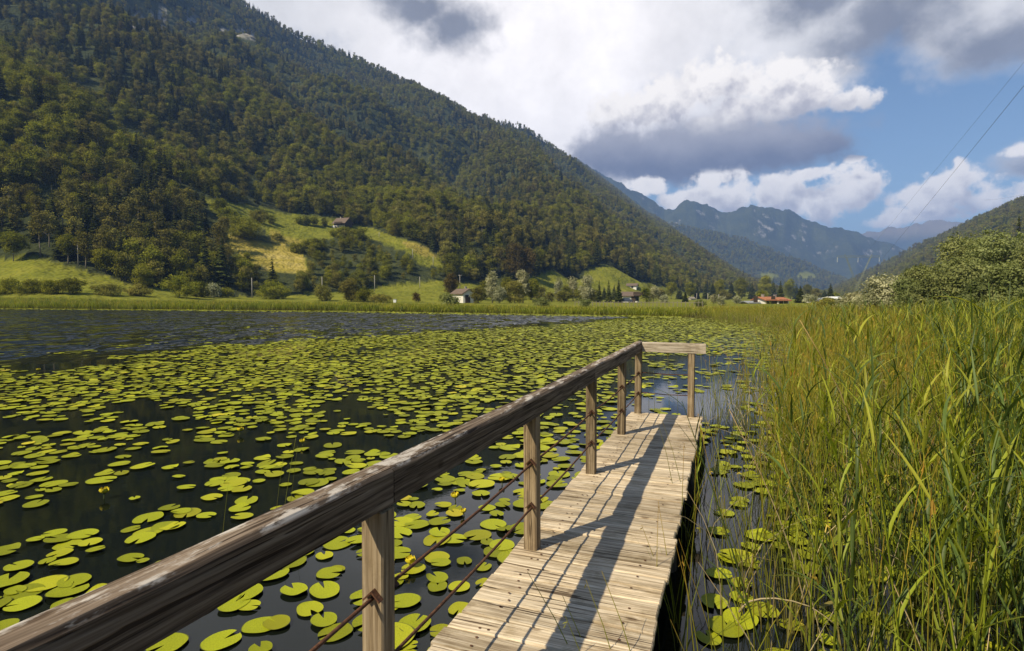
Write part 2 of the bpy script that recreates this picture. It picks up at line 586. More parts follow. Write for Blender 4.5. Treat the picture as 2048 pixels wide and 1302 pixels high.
def lily_mat(name, c1, c2, c3):
    m, q, out = new_mat(name)
    tc = q.n('ShaderNodeTexCoord').outputs['Object']
    rnd = q.n('ShaderNodeObjectInfo').outputs['Random']
    x, y, z = q.sep(tc)
    ang = q.m('ARCTAN2', y, x)
    rad = q.v('LENGTH', q.comb(x, y, 0.0))
    vein = q.m('ABSOLUTE', q.m('SINE', q.m('MULTIPLY', ang, 9.0)))
    vein = q.m('MULTIPLY', q.m('SUBTRACT', 1.0, q.step(vein, 0.0, 0.22)), 0.30)
    off = q.v('ADD', tc, q.comb(q.m('MULTIPLY', rnd, 40.0), 0.0, 0.0))
    n = q.noise(off, 14, 4, 0.6)
    col = q.mix(q.step(n, 0.3, 0.72), c1, c2)
    col = q.mix(vein, col, q.v('MULTIPLY', col, (1.35, 1.25, 1.2)))
    col = q.mix(q.m('MULTIPLY', q.step(rnd, 0.55, 1.0), 0.55), col, c3)
    col = q.v('SCALE', col, scale=q.m('MULTIPLY_ADD', q.m('FRACT', q.m('MULTIPLY', rnd, 7.7)), 0.60, 0.64))
    brown = q.m('MULTIPLY', q.step(q.noise(off, 2.2, 4, 0.65), 0.60, 0.68), q.step(rad, 0.35, 0.95))
    col = q.mix(q.m('MULTIPLY', brown, q.m('MULTIPLY', q.step(rnd, 0.2, 0.9), 0.7)), col, (0.20, 0.15, 0.025))
    spots = q.step(q.noise(off, 9, 2, 0.5), 0.68, 0.74)
    col = q.mix(q.m('MULTIPLY', spots, 0.6), col, (0.10, 0.075, 0.02))
    col = q.mix(q.step(rad, 0.915, 0.965), col, (0.07, 0.075, 0.018))
    principled(q, out, col, 0.5, 0.14, n, 0.25, 0.01)
    return m


M['lily'] = lily_mat('lily_leaf', (0.215, 0.240, 0.010), (0.325, 0.340, 0.013), (0.40, 0.37, 0.018))
M['lily_yellow'] = lily_mat('yellowing_lily_leaf', (0.38, 0.33, 0.02), (0.50, 0.42, 0.025), (0.42, 0.30, 0.03))
M['petal'] = plain('yellow_petal', (0.62, 0.50, 0.02), 0.6, 0.3, 30, 0.15)
M['stalk'] = plain('green_stalk', (0.10, 0.12, 0.03), 0.7, 0.3, 20, 0.2)


def blade_mat(name, stops, top, trans=0.35, var=0.45):
    m, q, out = new_mat(name)
    tc = q.n('ShaderNodeTexCoord').outputs['Object']
    rnd = q.n('ShaderNodeObjectInfo').outputs['Random']
    z = q.sep(tc)[2]
    n = q.noise(tc, 3.0, 2, 0.5)
    t = q.m('ADD', q.m('DIVIDE', z, top), q.m('MULTIPLY', q.m('SUBTRACT', n, 0.5), 0.35))
    col = q.ramp(q.m('ADD', t, q.m('MULTIPLY', q.m('SUBTRACT', rnd, 0.5), 0.3)), stops)
    col = q.v('SCALE', col, scale=q.m('MULTIPLY_ADD', q.m('FRACT', q.m('MULTIPLY', rnd, 13.3)), var, 1 - var / 2))
    principled(q, out, col, 0.5, 0.3, translucent=trans, tcol=q.v('MULTIPLY', col, (1.25, 1.25, 0.55)))
    return m


M['rush'] = blade_mat('rush_stem', [(0.0, (0.22, 0.19, 0.06)), (0.2, (0.22, 0.23, 0.026)), (0.62, (0.33, 0.33, 0.034)), (0.86, (0.48, 0.37, 0.05)), (1.0, (0.50, 0.31, 0.05))], 1.7, 0.35, 0.65)
M['reed'] = blade_mat('reed_leaf', [(0.0, (0.20, 0.17, 0.05)), (0.25, (0.20, 0.23, 0.020)), (0.7, (0.26, 0.30, 0.020)), (1.0, (0.34, 0.33, 0.035))], 2.1, 0.4, 0.7)
M['reed_dark'] = blade_mat('dark_reed_leaf', [(0.0, (0.12, 0.11, 0.035)), (0.3, (0.07, 0.10, 0.016)), (1.0, (0.085, 0.125, 0.022))], 2.1, 0.25, 0.6)
M['straw'] = blade_mat('dry_straw', [(0.0, (0.345, 0.276, 0.149)), (0.5, (0.529, 0.425, 0.230)), (1.0, (0.483, 0.322, 0.138))], 1.6, 0.2)
M['plume'] = plain('reed_plume', (0.17, 0.11, 0.07), 0.9, 0.1, 20, 0.3)

# ------------------------------------------------------------------ terrain
# forest edge at the foot of the left mountain, in photograph pixels with its depth
FB = [(-900, 470, 150), (-400, 490, 160), (0, 518, 165), (70, 511, 165), (180, 545, 160), (260, 568, 160), (400, 586, 170), (500, 592, 185), (600, 591, 195),
      (700, 580, 210), (800, 572, 225), (880, 560, 245), (940, 566, 255), (1000, 575, 265), (1060, 571, 280), (1100, 567, 300), (1180, 554, 340),
      (1240, 566, 370), (1300, 582, 400), (1420, 586, 500), (1500, 583, 580), (1600, 592, 760), (1700, 593, 900)]
LR = [(-900, -420, 650), (-400, -260, 760), (0, -130, 860), (200, -80, 920), (480, 10, 1000), (600, 80, 1050), (720, 128, 1100), (900, 210, 1180),
      (960, 246, 1220), (1050, 260, 1260), (1130, 318, 1300), (1200, 374, 1340), (1300, 444, 1380), (1400, 502, 1420), (1500, 562, 1450), (1570, 586, 1470), (1640, 597, 1480), (1720, 600, 1480)]
RF = [(1560, 593, 1300), (1640, 593, 1000), (1700, 593, 800), (1750, 592, 640), (1850, 592, 480), (1950, 592, 360), (2048, 592, 300), (2400, 592, 200), (3000, 592, 170)]
RR = [(1560, 598, 1700), (1640, 594, 1650), (1700, 566, 1600), (1750, 540, 1500), (1850, 488, 1300), (1950, 440, 1100), (2048, 400, 950), (2300, 330, 750), (3000, 260, 560)]
M1F = [(1050, 592, 1800), (1800, 593, 1700), (1900, 594, 1700)]
M1R = [(1000, 330, 2500), (1150, 400, 2500), (1210, 418, 2450), (1260, 430, 2450), (1330, 448, 2400), (1400, 462, 2350), (1480, 480, 2300), (1600, 524, 2200), (1700, 566, 2150), (1770, 594, 2100), (1900, 600, 2100)]
M2F = [(900, 592, 2500), (1900, 590, 2500)]
M2R = [(1050, 270, 3400), (1140, 318, 3400), (1210, 354, 3400), (1240, 362, 3400), (1265, 382, 3400), (1300, 402, 3400), (1325, 418, 3400), (1345, 416, 3350), (1375, 402, 3350), (1390, 399, 3350), (1412, 408, 3350), (1432, 425, 3350), (1452, 426, 3350), (1478, 412, 3350), (1500, 409, 3350),
       (1545, 413, 3350), (1565, 416, 3350), (1590, 432, 3350), (1620, 444, 3350), (1665, 455, 3350), (1720, 472, 3300), (1790, 490, 3300), (1850, 530, 3200), (1930, 590, 3200)]
M3F = [(1500, 590, 3600), (2300, 590, 3600)]
M3R = [(1500, 520, 5200), (1650, 485, 5200), (1720, 464, 5200), (1790, 456, 5200), (1830, 446, 5200), (1870, 440, 5200), (1925, 429, 5200), (1960, 437, 5200), (2010, 430, 5200), (2060, 460, 5200), (2150, 520, 5200), (2300, 585, 5200)]


def prep(tab, extra=()):
    A, Rr, Z = [], [], []
    for (px, py, D) in tab:
        a = math.atan((px - CX) / FPX)
        A.append(a)
        Rr.append(D / math.cos(a))
        Z.append(HE + (HOR - py) / FPX * D)
    for (a, r, z) in extra:
        A.append(a)
        Rr.append(r)
        Z.append(z)
    o = np.argsort(A)
    return np.array(A)[o], np.array(Rr)[o], np.array(Z)[o]


T_FB = prep(FB, [(-3.2, 600, 8), (-2.2, 420, 10), (-1.6, 260, 16), (0.9, 900, 2), (3.2, 900, 2)])
T_LR = prep(LR, [(-3.2, 1500, 60), (-2.2, 1200, 200), (-1.6, 900, 420), (0.9, 1500, 2), (3.2, 1500, 2)])
T_RF = prep(RF, [(-3.2, 500, 3), (0.2, 1400, 2), (1.4, 180, 4), (2.4, 300, 4), (3.2, 500, 3)])
T_RR = prep(RR, [(-3.2, 1300, 90), (0.2, 1700, 1), (1.4, 600, 180), (2.4, 900, 150), (3.2, 1300, 90)])
T_M1F, T_M1R = prep(M1F), prep(M1R)
T_M2F, T_M2R = prep(M2F), prep(M2R)
T_M3F, T_M3R = prep(M3F), prep(M3R)


def look(T, a):
    return np.interp(a, T[0], T[1]), np.interp(a, T[0], T[2])


# far lake shore and right bank
SHX = np.array([-400, -94.4, -57, -24.8, -1.6, 13, 21, 40, 90])
SHY = np.array([128, 106, 97, 87, 74, 66, 61, 60, 62])


def shore_sd(x, y):
    s1 = y - np.interp(x, SHX, SHY)
    s2 = (x - np.interp(y, [-40, 0, 20, 50, 70], [14, 12, 19, 32, 42])) * 0.9
    s3 = -6.0 - y
    return np.maximum(np.maximum(s1, s2), s3)


def slope(r, a, F, Rg, p, amp, seed, x, y, nscale):
    rF, zF = look(F, a)
    rR, zR = look(Rg, a)
    s = np.clip((r - rF) / np.maximum(rR - rF, 1), 0, 1)
    z = zF + (zR - zF) * s ** p
    k = np.minimum(1, np.maximum(zR - zF, 0) / 250)
    z = z + amp * k * np.sin(np.pi * np.clip(s, 0, 1)) ** 0.8 * (np.abs(fbm(x / nscale, y / nscale, 4, 0.5, seed) - 0.5) * -3.0 + 0.45)
    z = np.where(r > rR, zR - (r - rR) * 0.45, z)
    return np.where(r < rF, -50, z)


SPUR3D = []


def height(x, y):
    x, y = np.asarray(x, float), np.asarray(y, float)
    r, a = np.hypot(x, y), np.arctan2(x, y)
    sdv = shore_sd(x, y)
    z = np.clip(sdv * 0.10, -1.3, 0.26) + 0.0012 * np.clip(sdv, 0, 100) + 0.16 * (fbm(x / 25, y / 25, 3) - 0.5) * np.clip(sdv / 15, 0, 1)
    # apron rising to the forest edge of the left mountain
    rF, zF = look(T_FB, a)
    t = np.clip((r / rF - 0.66) / 0.34, 0, 1)
    z = z + (np.maximum(zF - 0.8, 0)) * t ** 1.6 * (sdv > 0) * (a < 0.6) * (a > -2.0)
    z = np.maximum(z, slope(r, a, T_FB, T_LR, 1.25, 100, 1.0, x, y, 240))
    for line in SPUR3D:
        best = np.full(z.shape, -1e3)
        for (p, q) in zip(line[:-1], line[1:]):
            d = q - p
            t = np.clip(((x - p[0]) * d[0] + (y - p[1]) * d[1]) / (d[0] ** 2 + d[1] ** 2), 0, 1)
            ds = np.hypot(x - p[0] - t * d[0], y - p[1] - t * d[1])
            best = np.maximum(best, p[2] + t * d[2] - 0.78 * (np.sqrt(ds ** 2 + 300) - 17.3))
        z = np.maximum(z, best + (fbm(x / 60, y / 60, 3, 0.5, 6) - 0.5) * 16)
    z = np.maximum(z, slope(r, a, T_RF, T_RR, 1.05, 40, 2.0, x, y, 200))
    fa = (a > -0.2) & (a < 1.1)
    z = np.where(fa, np.maximum(z, slope(r, a, T_M1F, T_M1R, 0.95, 70, 3.0, x, y, 420)), z)
    z = np.where(fa, np.maximum(z, slope(r, a, T_M2F, T_M2R, 1.1, 110, 4.0, x, y, 420)), z)
    z = np.where(fa, np.maximum(z, slope(r, a, T_M3F, T_M3R, 1.1, 120, 5.0, x, y, 900)), z)
    return z


_DD = np.exp(np.linspace(math.log(30), math.log(6000), 2500))


def hit(px, py):
    """where the sight line through a pixel meets the ground"""
    u = (px - CX) / FPX
    x, y = u * _DD, _DD
    zr = HE + (HOR - py) / FPX * _DD
    d = height(x, y) - zr
    k = np.nonzero(d > 0)[0]
    i = k[0] if len(k) else 900
    return Vector((x[i], y[i], float(height(x[i], y[i]))))


_sp = []
for line in ([(250, 60), (340, 105), (430, 150), (560, 235), (700, 315), (870, 392), (960, 460), (1005, 525)],
             [(965, 250), (1010, 300), (1060, 360), (1120, 430), (1170, 500), (1205, 545)],
             [(1140, 320), (1200, 400), (1270, 480), (1330, 545)],
             [(1290, 430), (1350, 490), (1420, 550)],
             [(-120, 60), (60, 190), (180, 270)]):
    pts_ = []
    for (px_, py__) in line:
        h_ = hit(px_, py__)
        pts_.append(np.array(W(px_, py__, h_.y * 0.88)))
    _sp.append(pts_)
SPUR3D += _sp

def stand(px, base):
    """ground point for something standing on the plain or the slopes; the flat plain is seen so flatly that its depth is set by hand"""
    p = hit(px, base)
    if 596.5 <= base <= 610.5:
        D = max(p.y, float(np.interp(px, [0, 500, 900, 1100, 1250, 1450, 1550, 1700], [125, 145, 155, 165, 170, 150, 145, 180])))
        x = (px - CX) / FPX * D
        p = Vector((x, D, float(height(x, D))))
    return p


# open meadows on the hillside (photograph pixels), everything else above the forest edge is wood
MEADOWS = [
    [(398, 392), (440, 402), (480, 410), (560, 424), (650, 437), (690, 445), (760, 463), (830, 486), (884, 518), (888, 533), (838, 530), (822, 508), (765, 487), (712, 470), (695, 458), (668, 478), (628, 478), (607, 487), (560, 484), (545, 470), (520, 452), (470, 440), (430, 422)],
    [(455, 470), (520, 482), (572, 490), (606, 508), (618, 540), (590, 546), (548, 540), (505, 528), (470, 500)],
    [(1072, 578), (1100, 572), (1104, 604), (1074, 604)],
    [(1408, 590), (1440, 578), (1475, 580), (1500, 592)],
    [(1180, 552), (1215, 556), (1290, 582), (1320, 592), (1180, 592)],
    [(1588, 548), (1606, 543), (1632, 548), (1626, 560), (1600, 558)],
    [(1516, 546), (1545, 547), (1560, 556), (1530, 558)],
]
DRY = [[(455, 470), (520, 482), (572, 490), (606, 508), (618, 545), (560, 545), (505, 530), (470, 500)],
       [(800, 480), (835, 487), (880, 515), (850, 512), (815, 495)],
       [(540, 462), (600, 478), (640, 482), (600, 492), (548, 480)]]
ROCKS = [[(255, 62), (290, 50), (330, 66), (300, 74)], [(330, 42), (352, 36), (360, 50), (338, 56)], [(385, 50), (410, 50), (412, 68), (390, 68)], [(445, 72), (520, 76), (525, 92), (460, 88)], [(318, 52), (345, 52), (345, 70), (322, 68)]]


def cover(x, y, z):
    px, py = to_px(x, y, z)
    r, a = np.hypot(x, y), np.arctan2(x, y)
    rF, _ = look(T_FB, a)
    rRF, _ = look(T_RF, a)
    m = np.zeros(x.shape, bool)
    n1 = (fbm(x / 14, y / 14, 3, 0.5, 7) - 0.5) * 12
    for p in MEADOWS:
        m |= inpoly(px + n1, py + n1 * 0.6, p)
    m &= (r > 100)
    low = (r < rF + n1 * 0.4) & (r < rRF)
    return m | low, low


def make_ground():
    az_f = np.radians(np.arange(-63, 57, 0.15))
    az_c = np.radians(np.concatenate([np.arange(57, 180, 3.0), np.arange(-180, -63, 3.0)]))
    azs = np.concatenate([az_f, az_c])
    rad = np.concatenate([[0.5, 4, 8, 14, 20, 26, 32, 38, 44, 50], np.exp(np.linspace(math.log(55), math.log(6400), 300))])
    A, Rr = np.meshgrid(azs, rad, indexing='ij')
    x, y = Rr * np.sin(A), Rr * np.cos(A)
    z = height(x, y)
    far = Rr > 2600
    z = z + np.where(far, (fbm(x / 80, y / 80, 5, 0.6, 9) - 0.5) * 105 * np.clip((z - 60) / 150, 0, 1) * 0.6, 0)
    na, nr = A.shape
    idx = np.arange(na * nr).reshape(na, nr)
    i2 = np.roll(idx, -1, axis=0)
    quads = np.stack([idx[:, :-1], idx[:, 1:], i2[:, 1:], i2[:, :-1]], -1).reshape(-1, 4)
    verts = np.stack([x, y, z], -1).reshape(-1, 3)
    me = bpy.data.meshes.new('ground')
    me.vertices.add(len(verts))
    me.vertices.foreach_set('co', verts.ravel())
    me.loops.add(quads.size)
    me.loops.foreach_set('vertex_index', quads.ravel().astype(np.int32))
    me.polygons.add(len(quads))
    me.polygons.foreach_set('loop_start', np.arange(0, quads.size, 4, dtype=np.int32))
    me.polygons.foreach_set('use_smooth', np.ones(len(quads), bool))
    me.update(calc_edges=True)
    # what grows there: r = meadow, g = dry hay, b = bare rock
    mead, low = cover(x, y, z)
    px, py = to_px(x, y, z)
    dry = np.zeros(x.shape, bool)
    for p in DRY:
        dry |= inpoly(px, py, p)
    rock = np.zeros(x.shape, bool)
    for p in ROCKS:
        rock |= inpoly(px, py, p)
    lit = (Rr > 2550) & (z > 150)
    c = np.zeros((na * nr, 4), np.float32)
    c[:, 0] = mead.ravel()
    c[:, 1] = (dry & (Rr > 90) & (Rr < 700)).ravel()
    c[:, 2] = (rock & (Rr > 500) & (Rr < 1400)).ravel()
    c[:, 3] = 1
    at = me.color_attributes.new('land_cover', 'FLOAT_COLOR', 'POINT')
    at.data.foreach_set('color', c.ravel())
    m, q, out = new_mat('land')
    ca = q.n('ShaderNodeAttribute', attribute_name='land_cover').outputs['Color']
    cr = q.n('ShaderNodeSeparateColor')
    q.put(cr.inputs[0], ca)
    geo = q.n('ShaderNodeNewGeometry')
    pos = geo.outputs['Position']
    steep = q.sep(geo.outputs['Normal'])[2]
    n1 = q.noise(pos, 0.09, 5, 0.6)
    n2 = q.noise(pos, 1.1, 4, 0.65)
    nn = q.m('ADD', q.m('MULTIPLY', n1, 0.6), q.m('MULTIPLY', n2, 0.4))
    rows = q.noise(q.v('MULTIPLY', pos, (0.05, 0.05, 1.0)), 1.3, 3, 0.6)
    grass = q.ramp(nn, [(0.30, (0.100, 0.115, 0.014)), (0.5, (0.165, 0.170, 0.020)), (0.70, (0.235, 0.220, 0.032))])
    hay = q.ramp(q.m('ADD', q.m('MULTIPLY', nn, 0.6), q.m('MULTIPLY', rows, 0.4)), [(0.35, (0.17, 0.15, 0.025)), (0.5, (0.30, 0.24, 0.045)), (0.65, (0.42, 0.33, 0.11))])
    n3 = q.noise(pos, 0.012, 6, 0.62)
    n4 = q.noise(pos, 0.075, 4, 0.7)
    wood_ = q.ramp(q.m('ADD', q.m('MULTIPLY', n3, 0.5), q.m('MULTIPLY', n4, 0.5)), [(0.32, (0.020, 0.026, 0.012)), (0.5, (0.042, 0.050, 0.018)), (0.66, (0.075, 0.080, 0.028))])
    rockc = q.ramp(q.noise(pos, 0.16, 6, 0.65), [(0.35, (0.10, 0.095, 0.08)), (0.65, (0.46, 0.42, 0.37))])
    # crags on the steep far walls
    crag = q.m('MULTIPLY', q.step(q.noise(pos, 0.014, 7, 0.7), 0.55, 0.66), q.m('MULTIPLY', q.step(steep, 0.80, 0.70), q.step(q.sep(pos)[1], 2500, 2700)))
    baldz = q.m('MULTIPLY', q.step(q.sep(pos)[2], 430, 600), q.step(q.sep(pos)[1], 3900, 4100))
    col = q.mix(cr.outputs[0], wood_, grass)
    col = q.mix(cr.outputs[1], col, hay)
    col = q.mix(crag, col, rockc)
    col = q.mix(q.m('MULTIPLY', baldz, 0.8), col, q.mix(n3, (0.20, 0.14, 0.08), (0.30, 0.24, 0.13)))
    col = q.mix(cr.outputs[2], col, rockc)
    hgt = q.m('ADD', q.m('MULTIPLY', n4, 8.0), q.m('MULTIPLY', n2, 0.15))
    principled(q, out, col, 0.95, 0.05, hgt, 0.6, 1.0)
    me.materials.append(m)
    o = bpy.data.objects.new('ground', me)
    link(o)
    tag(o, 'valley floor, meadows and mountain slopes around the lake', 'terrain', kind='structure')
    return x, y, z, azs, rad


GX, GY, GZ, GAZ, GRAD = make_ground()

# ------------------------------------------------------------------ lake
def make_lake():
    mb = MB()
    nx, ny = 24, 16
    xs = np.linspace(-420, 60, nx)
    ys = np.linspace(-40, 150, ny)
    for j in range(ny):
        for i in range(nx):
            mb.v.append((xs[i], ys[j], 0.0))
    for j in range(ny - 1):
        for i in range(nx - 1):
            k = j * nx + i
            mb.f.append((k, k + 1, k + nx + 1, k + nx))
    m, q, out = new_mat('lake_water')
    pos = q.n('ShaderNodeNewGeometry').outputs['Position']
    x, y, z = q.sep(pos)
    side = q.m('ADD', q.m('MULTIPLY', q.m('ADD', x, 14.9), -0.833), q.m('MULTIPLY', q.m('SUBTRACT', y, 16.7), 0.553))
    side = q.m('ADD', side, q.m('MULTIPLY', q.m('SUBTRACT', q.noise(pos, 0.12, 3), 0.5), 6.0))
    wind = q.step(side, -0.5, 5.0)
    gust = q.step(q.noise(q.v('MULTIPLY', pos, (1, 1.6, 1)), 0.55, 3, 0.6), 0.56, 0.66)
    rip = q.noise(q.v('MULTIPLY', pos, (1.0, 1.3, 1)), 1.7, 5, 0.66)
    fine_ = q.noise(q.v('MULTIPLY', pos, (1.0, 1.6, 1)), 22, 2, 0.5)
    h = q.m('ADD', q.m('MULTIPLY', rip, 1.0), q.m('MULTIPLY', fine_, 0.10))
    streak = q.step(q.noise(q.v('MULTIPLY', pos, (0.55, 0.16, 1)), 1.0, 4, 0.7), 0.34, 0.66)
    rip2 = q.noise(q.v('MULTIPLY', pos, (1.0, 0.42, 1)), 1.1, 3, 0.6)
    h = q.m('ADD', h, q.m('MULTIPLY', wind, q.m('MULTIPLY', rip2, 1.4)))
    st = q.m('ADD', q.m('MULTIPLY', wind, q.m('MULTIPLY_ADD', streak, 0.8, 0.2)), q.m('ADD', 0.002, q.m('MULTIPLY', gust, 0.007)))
    b = q.n('ShaderNodeBsdfPrincipled')
    b.inputs['Base Color'].default_value = (0.006, 0.008, 0.005, 1)
    b.inputs['Roughness'].default_value = 0.03
    b.inputs['IOR'].default_value = 1.333
    bp = q.n('ShaderNodeBump')
    q.put(bp.inputs['Height'], h)
    bp.inputs['Strength'].default_value = 1.0
    q.put(bp.inputs['Distance'], q.m('ADD', 0.0008, q.m('MULTIPLY', gust, 0.006)))
    # wind waves: facets tilted by two wave trains, stronger and weaker in gusts
    wv = q.noise(q.v('MULTIPLY', pos, (1.0, 0.55, 1)), 1.5, 4, 0.7, col=True)
    amp = q.m('MULTIPLY', wind, q.m('MULTIPLY_ADD', streak, 2.0, 0.5))
    tilt = q.v('MULTIPLY', q.v('SUBTRACT', wv, (0.5, 0.5, 0.5)), (1.0, 1.4, 0.0))
    lean = q.v('SCALE', q.comb(0.0, -0.34, 0.0), scale=q.m('MULTIPLY', wind, streak))     # normals biased towards the camera, adding grey sky reflection to the ripples
    nrm = q.v('NORMALIZE', q.v('ADD', q.v('ADD', bp.outputs[0], lean), q.v('SCALE', tilt, scale=amp)))
    q.nt.links.new(nrm, b.inputs['Normal'])
    q.nt.links.new(b.outputs[0], out.inputs[0])
    o = mb.build('water', m)
    tag(o, 'dark still lake water, wind rippled towards the far shore', 'lake', kind='structure')


make_lake()

# ------------------------------------------------------------------ haze
hz = MB().box((0, 1800, 358), (13400, 13200, 724))
hm = bpy.data.materials.new('haze_air')
hm.use_nodes = True
hm.node_tree.nodes.clear()
hq = G(hm.node_tree)
ho = hq.n('ShaderNodeOutputMaterial')
pv = hq.n('ShaderNodeVolumePrincipled')
pv.inputs['Color'].default_value = (0.30, 0.50, 1.0, 1)
pv.inputs['Density'].default_value = 0.00020
pv.inputs['Anisotropy'].default_value = 0.0
hm.node_tree.links.new(pv.outputs[0], ho.inputs['Volume'])
hzo = hz.build('haze', hm)
tag(hzo, 'thin blue summer haze filling the valley', 'haze', kind='stuff')

# ------------------------------------------------------------------ pier
TH = math.atan((1458 - CX) / FPX)                    # heading of the pier to the right of the view
DZ = 0.5                                             # deck height above the lake
pl0 = W(862, 1302, (HE - DZ) * FPX / (1302 - HOR))   # near left corner seen at the photograph's foot
E_DIR = Vector((math.sin(TH), math.cos(TH), 0))
R_DIR = Vector((math.cos(TH), -math.sin(TH), 0))
far_l = W(1264, 825, (HE - DZ) * FPX / (825 - HOR))
WID = 0.968
LEN_F = (far_l - pl0).dot(E_DIR)                     # from the near corner to the far end
pier = thing('pier', 'weathered wooden pier with a handrail running out over the lily pads', 'pier', (pl0.x, pl0.y, 0), -TH)
# pier's own axes: x to the right across the deck, y along it


def lin(o):
    return o


deck_meshes = []
for k in range(8):
    mb = MB()
    rr = random.Random(k)
    L = WID + rr.uniform(-0.012, 0.016)
    mb.box((0, 0, 0), (L, 0.1385 + rr.uniform(-0.005, 0.002), 0.04), None, 0.005 + rr.uniform(0, 0.003))
    # split the board along its length so that it can wave a little
    for i, v in enumerate(mb.v):
        mb.v[i] = (v[0], v[1] + rr.uniform(-0.003, 0.003), v[2] + rr.uniform(-0.002, 0.002))
    deck_meshes.append(mb.mesh('plank', M['deck']))
ys = np.arange(LEN_F - 0.072, -4.6, -0.1455)
for k, yy in enumerate(ys):
    o = bpy.data.objects.new('plank', random.choice(deck_meshes))
    link(o, pier)
    o.location = (WID / 2 + random.uniform(-0.007, 0.007), yy, DZ - 0.02 + random.uniform(-0.004, 0.004))
    o.rotation_euler = (random.uniform(-0.01, 0.01), random.uniform(-0.004, 0.004), random.uniform(-0.008, 0.008) + (math.pi if k % 2 else 0))
# nails
nm = MB()
for yy in ys:
    if yy < -0.5:
        continue
    for xx in (0.17, 0.19 + random.uniform(0, .02), WID - 0.16):
        c = (xx + random.uniform(-0.015, 0.015), yy + random.choice((-0.035, 0.035)), DZ + 0.0045)
        nm.face([(c[0] + 0.008 * math.cos(t), c[1] + 0.008 * math.sin(t), c[2]) for t in np.linspace(0, 2 * math.pi, 7)[:-1]])
no = nm.build('nail_heads', M['rust'], pier)
no['kind'] = 'stuff'
for xx in (0.16, WID - 0.14):
    bm_ = MB().box((0, 0, 0), (LEN_F + 4.5, 0.10, 0.16), None, 0.008)
    bm_.build('beam', M['pile'], pier, loc=(xx, (LEN_F - 4.6) / 2, DZ - 0.04 - 0.082), rot=(0, 0, math.pi / 2))
for yy in (LEN_F - 0.55, LEN_F - 2.1, LEN_F - 3.7, LEN_F - 5.3, -0.6):
    MB().box((0, 0, 0), (WID - 0.12, 0.12, 0.12), None, 0.008).build('cross_beam', M['pile'], pier, loc=(WID / 2, yy, DZ - 0.263))
    for xx, dx in ((0.14, -0.05), (WID - 0.14, 0.20 if yy > LEN_F - 2.5 else 0.03)):
        pts = [(dx * 1.0 * t, 0.02 * t, -t * 1.6) for t in np.linspace(0, 1, 5)]
        MB().tube(pts, [0.085, 0.087, 0.09, 0.092, 0.095], 10).build('pile', M['pile'], pier, True, loc=(xx + dx * 0.3, yy + 0.10, DZ - 0.06))

# railing: posts, timbers, iron rods
RX = 0.110                                           # post line, measured from the deck's left edge
post_D = [2.02 - 1.53, 2.02, 3.65, 5.24, 6.74, None]
post_y = []
for D in post_D:
    if D is None:
        post_y.append(LEN_F - 0.07)
    else:
        # depth along the view -> distance along the pier at the post line
        base = pl0 + R_DIR * RX
        post_y.append((D - base.y) / E_DIR.y)
RT = 1.0                                             # rail top above the deck
RH = 0.130


def post(x, y, top, tilt=0.0):
    h = top + 0.62
    mb = MB().box((0, 0, h / 2 - 0.62), (0.088, 0.088, h), None, 0.007)
    o = mb.build('post', M['post'], pier, loc=(x, y, DZ), rot=(tilt, random.uniform(-0.008, 0.008), random.uniform(-0.04, 0.04)))
    return o


posts = [post(RX, y, RT - RH, random.uniform(-0.008, 0.008)) for y in post_y]
right_post = post(WID - 0.148, LEN_F - 0.07, RT - RH)


def timber(name, x0, y0, z0, x1, y1, z1, w, h, mat, seed, sag=0.0):
    """handrail timber: eased top edges, a long drying crack on both sides, knife-checked ends"""
    a, b = Vector((x0, y0, z0)), Vector((x1, y1, z1))
    L = (b - a).length
    rr = random.Random(seed)
    c = h * 0.27
    prof = [(-w / 2, -h), (w / 2, -h), (w / 2, -c - 0.006), (w / 2 - 0.022, -c - 0.003), (w / 2 - 0.022, -c + 0.003), (w / 2 - 0.001, -c + 0.006), (w / 2, -0.016), (w / 2 - 0.013, 0.0),
            (0, 0.004), (-w / 2 + 0.012, 0.0), (-w / 2, -0.014), (-w / 2, -c)]
    n = max(2, int(L / 0.16))
    mb = MB()
    for j in range(n + 1):
        t = j / n
        jx, jz = rr.uniform(-0.0025, 0.0025), rr.uniform(-0.0025, 0.0025)
        for i, (p, q) in enumerate(prof):
            mb.v.append(((t - 0.5) * L, p + jx + rr.uniform(-0.0012, 0.0012), q + jz - sag * math.sin(math.pi * t) + rr.uniform(-0.001, 0.001)))
    k = len(prof)
    for j in range(n):
        for i in range(k):
            mb.f.append((j * k + i, (j + 1) * k + i, (j + 1) * k + (i + 1) % k, j * k + (i + 1) % k))
    mb.f.append(tuple(range(k)))
    mb.f.append(tuple(n * k + i for i in range(k - 1, -1, -1)))
    o = mb.build(name, mat, pier)
    o.location = (a + b) / 2
    d = (b - a).normalized()
    o.rotation_euler = (0, -math.asin(d.z), math.atan2(d.y, d.x))
    return o


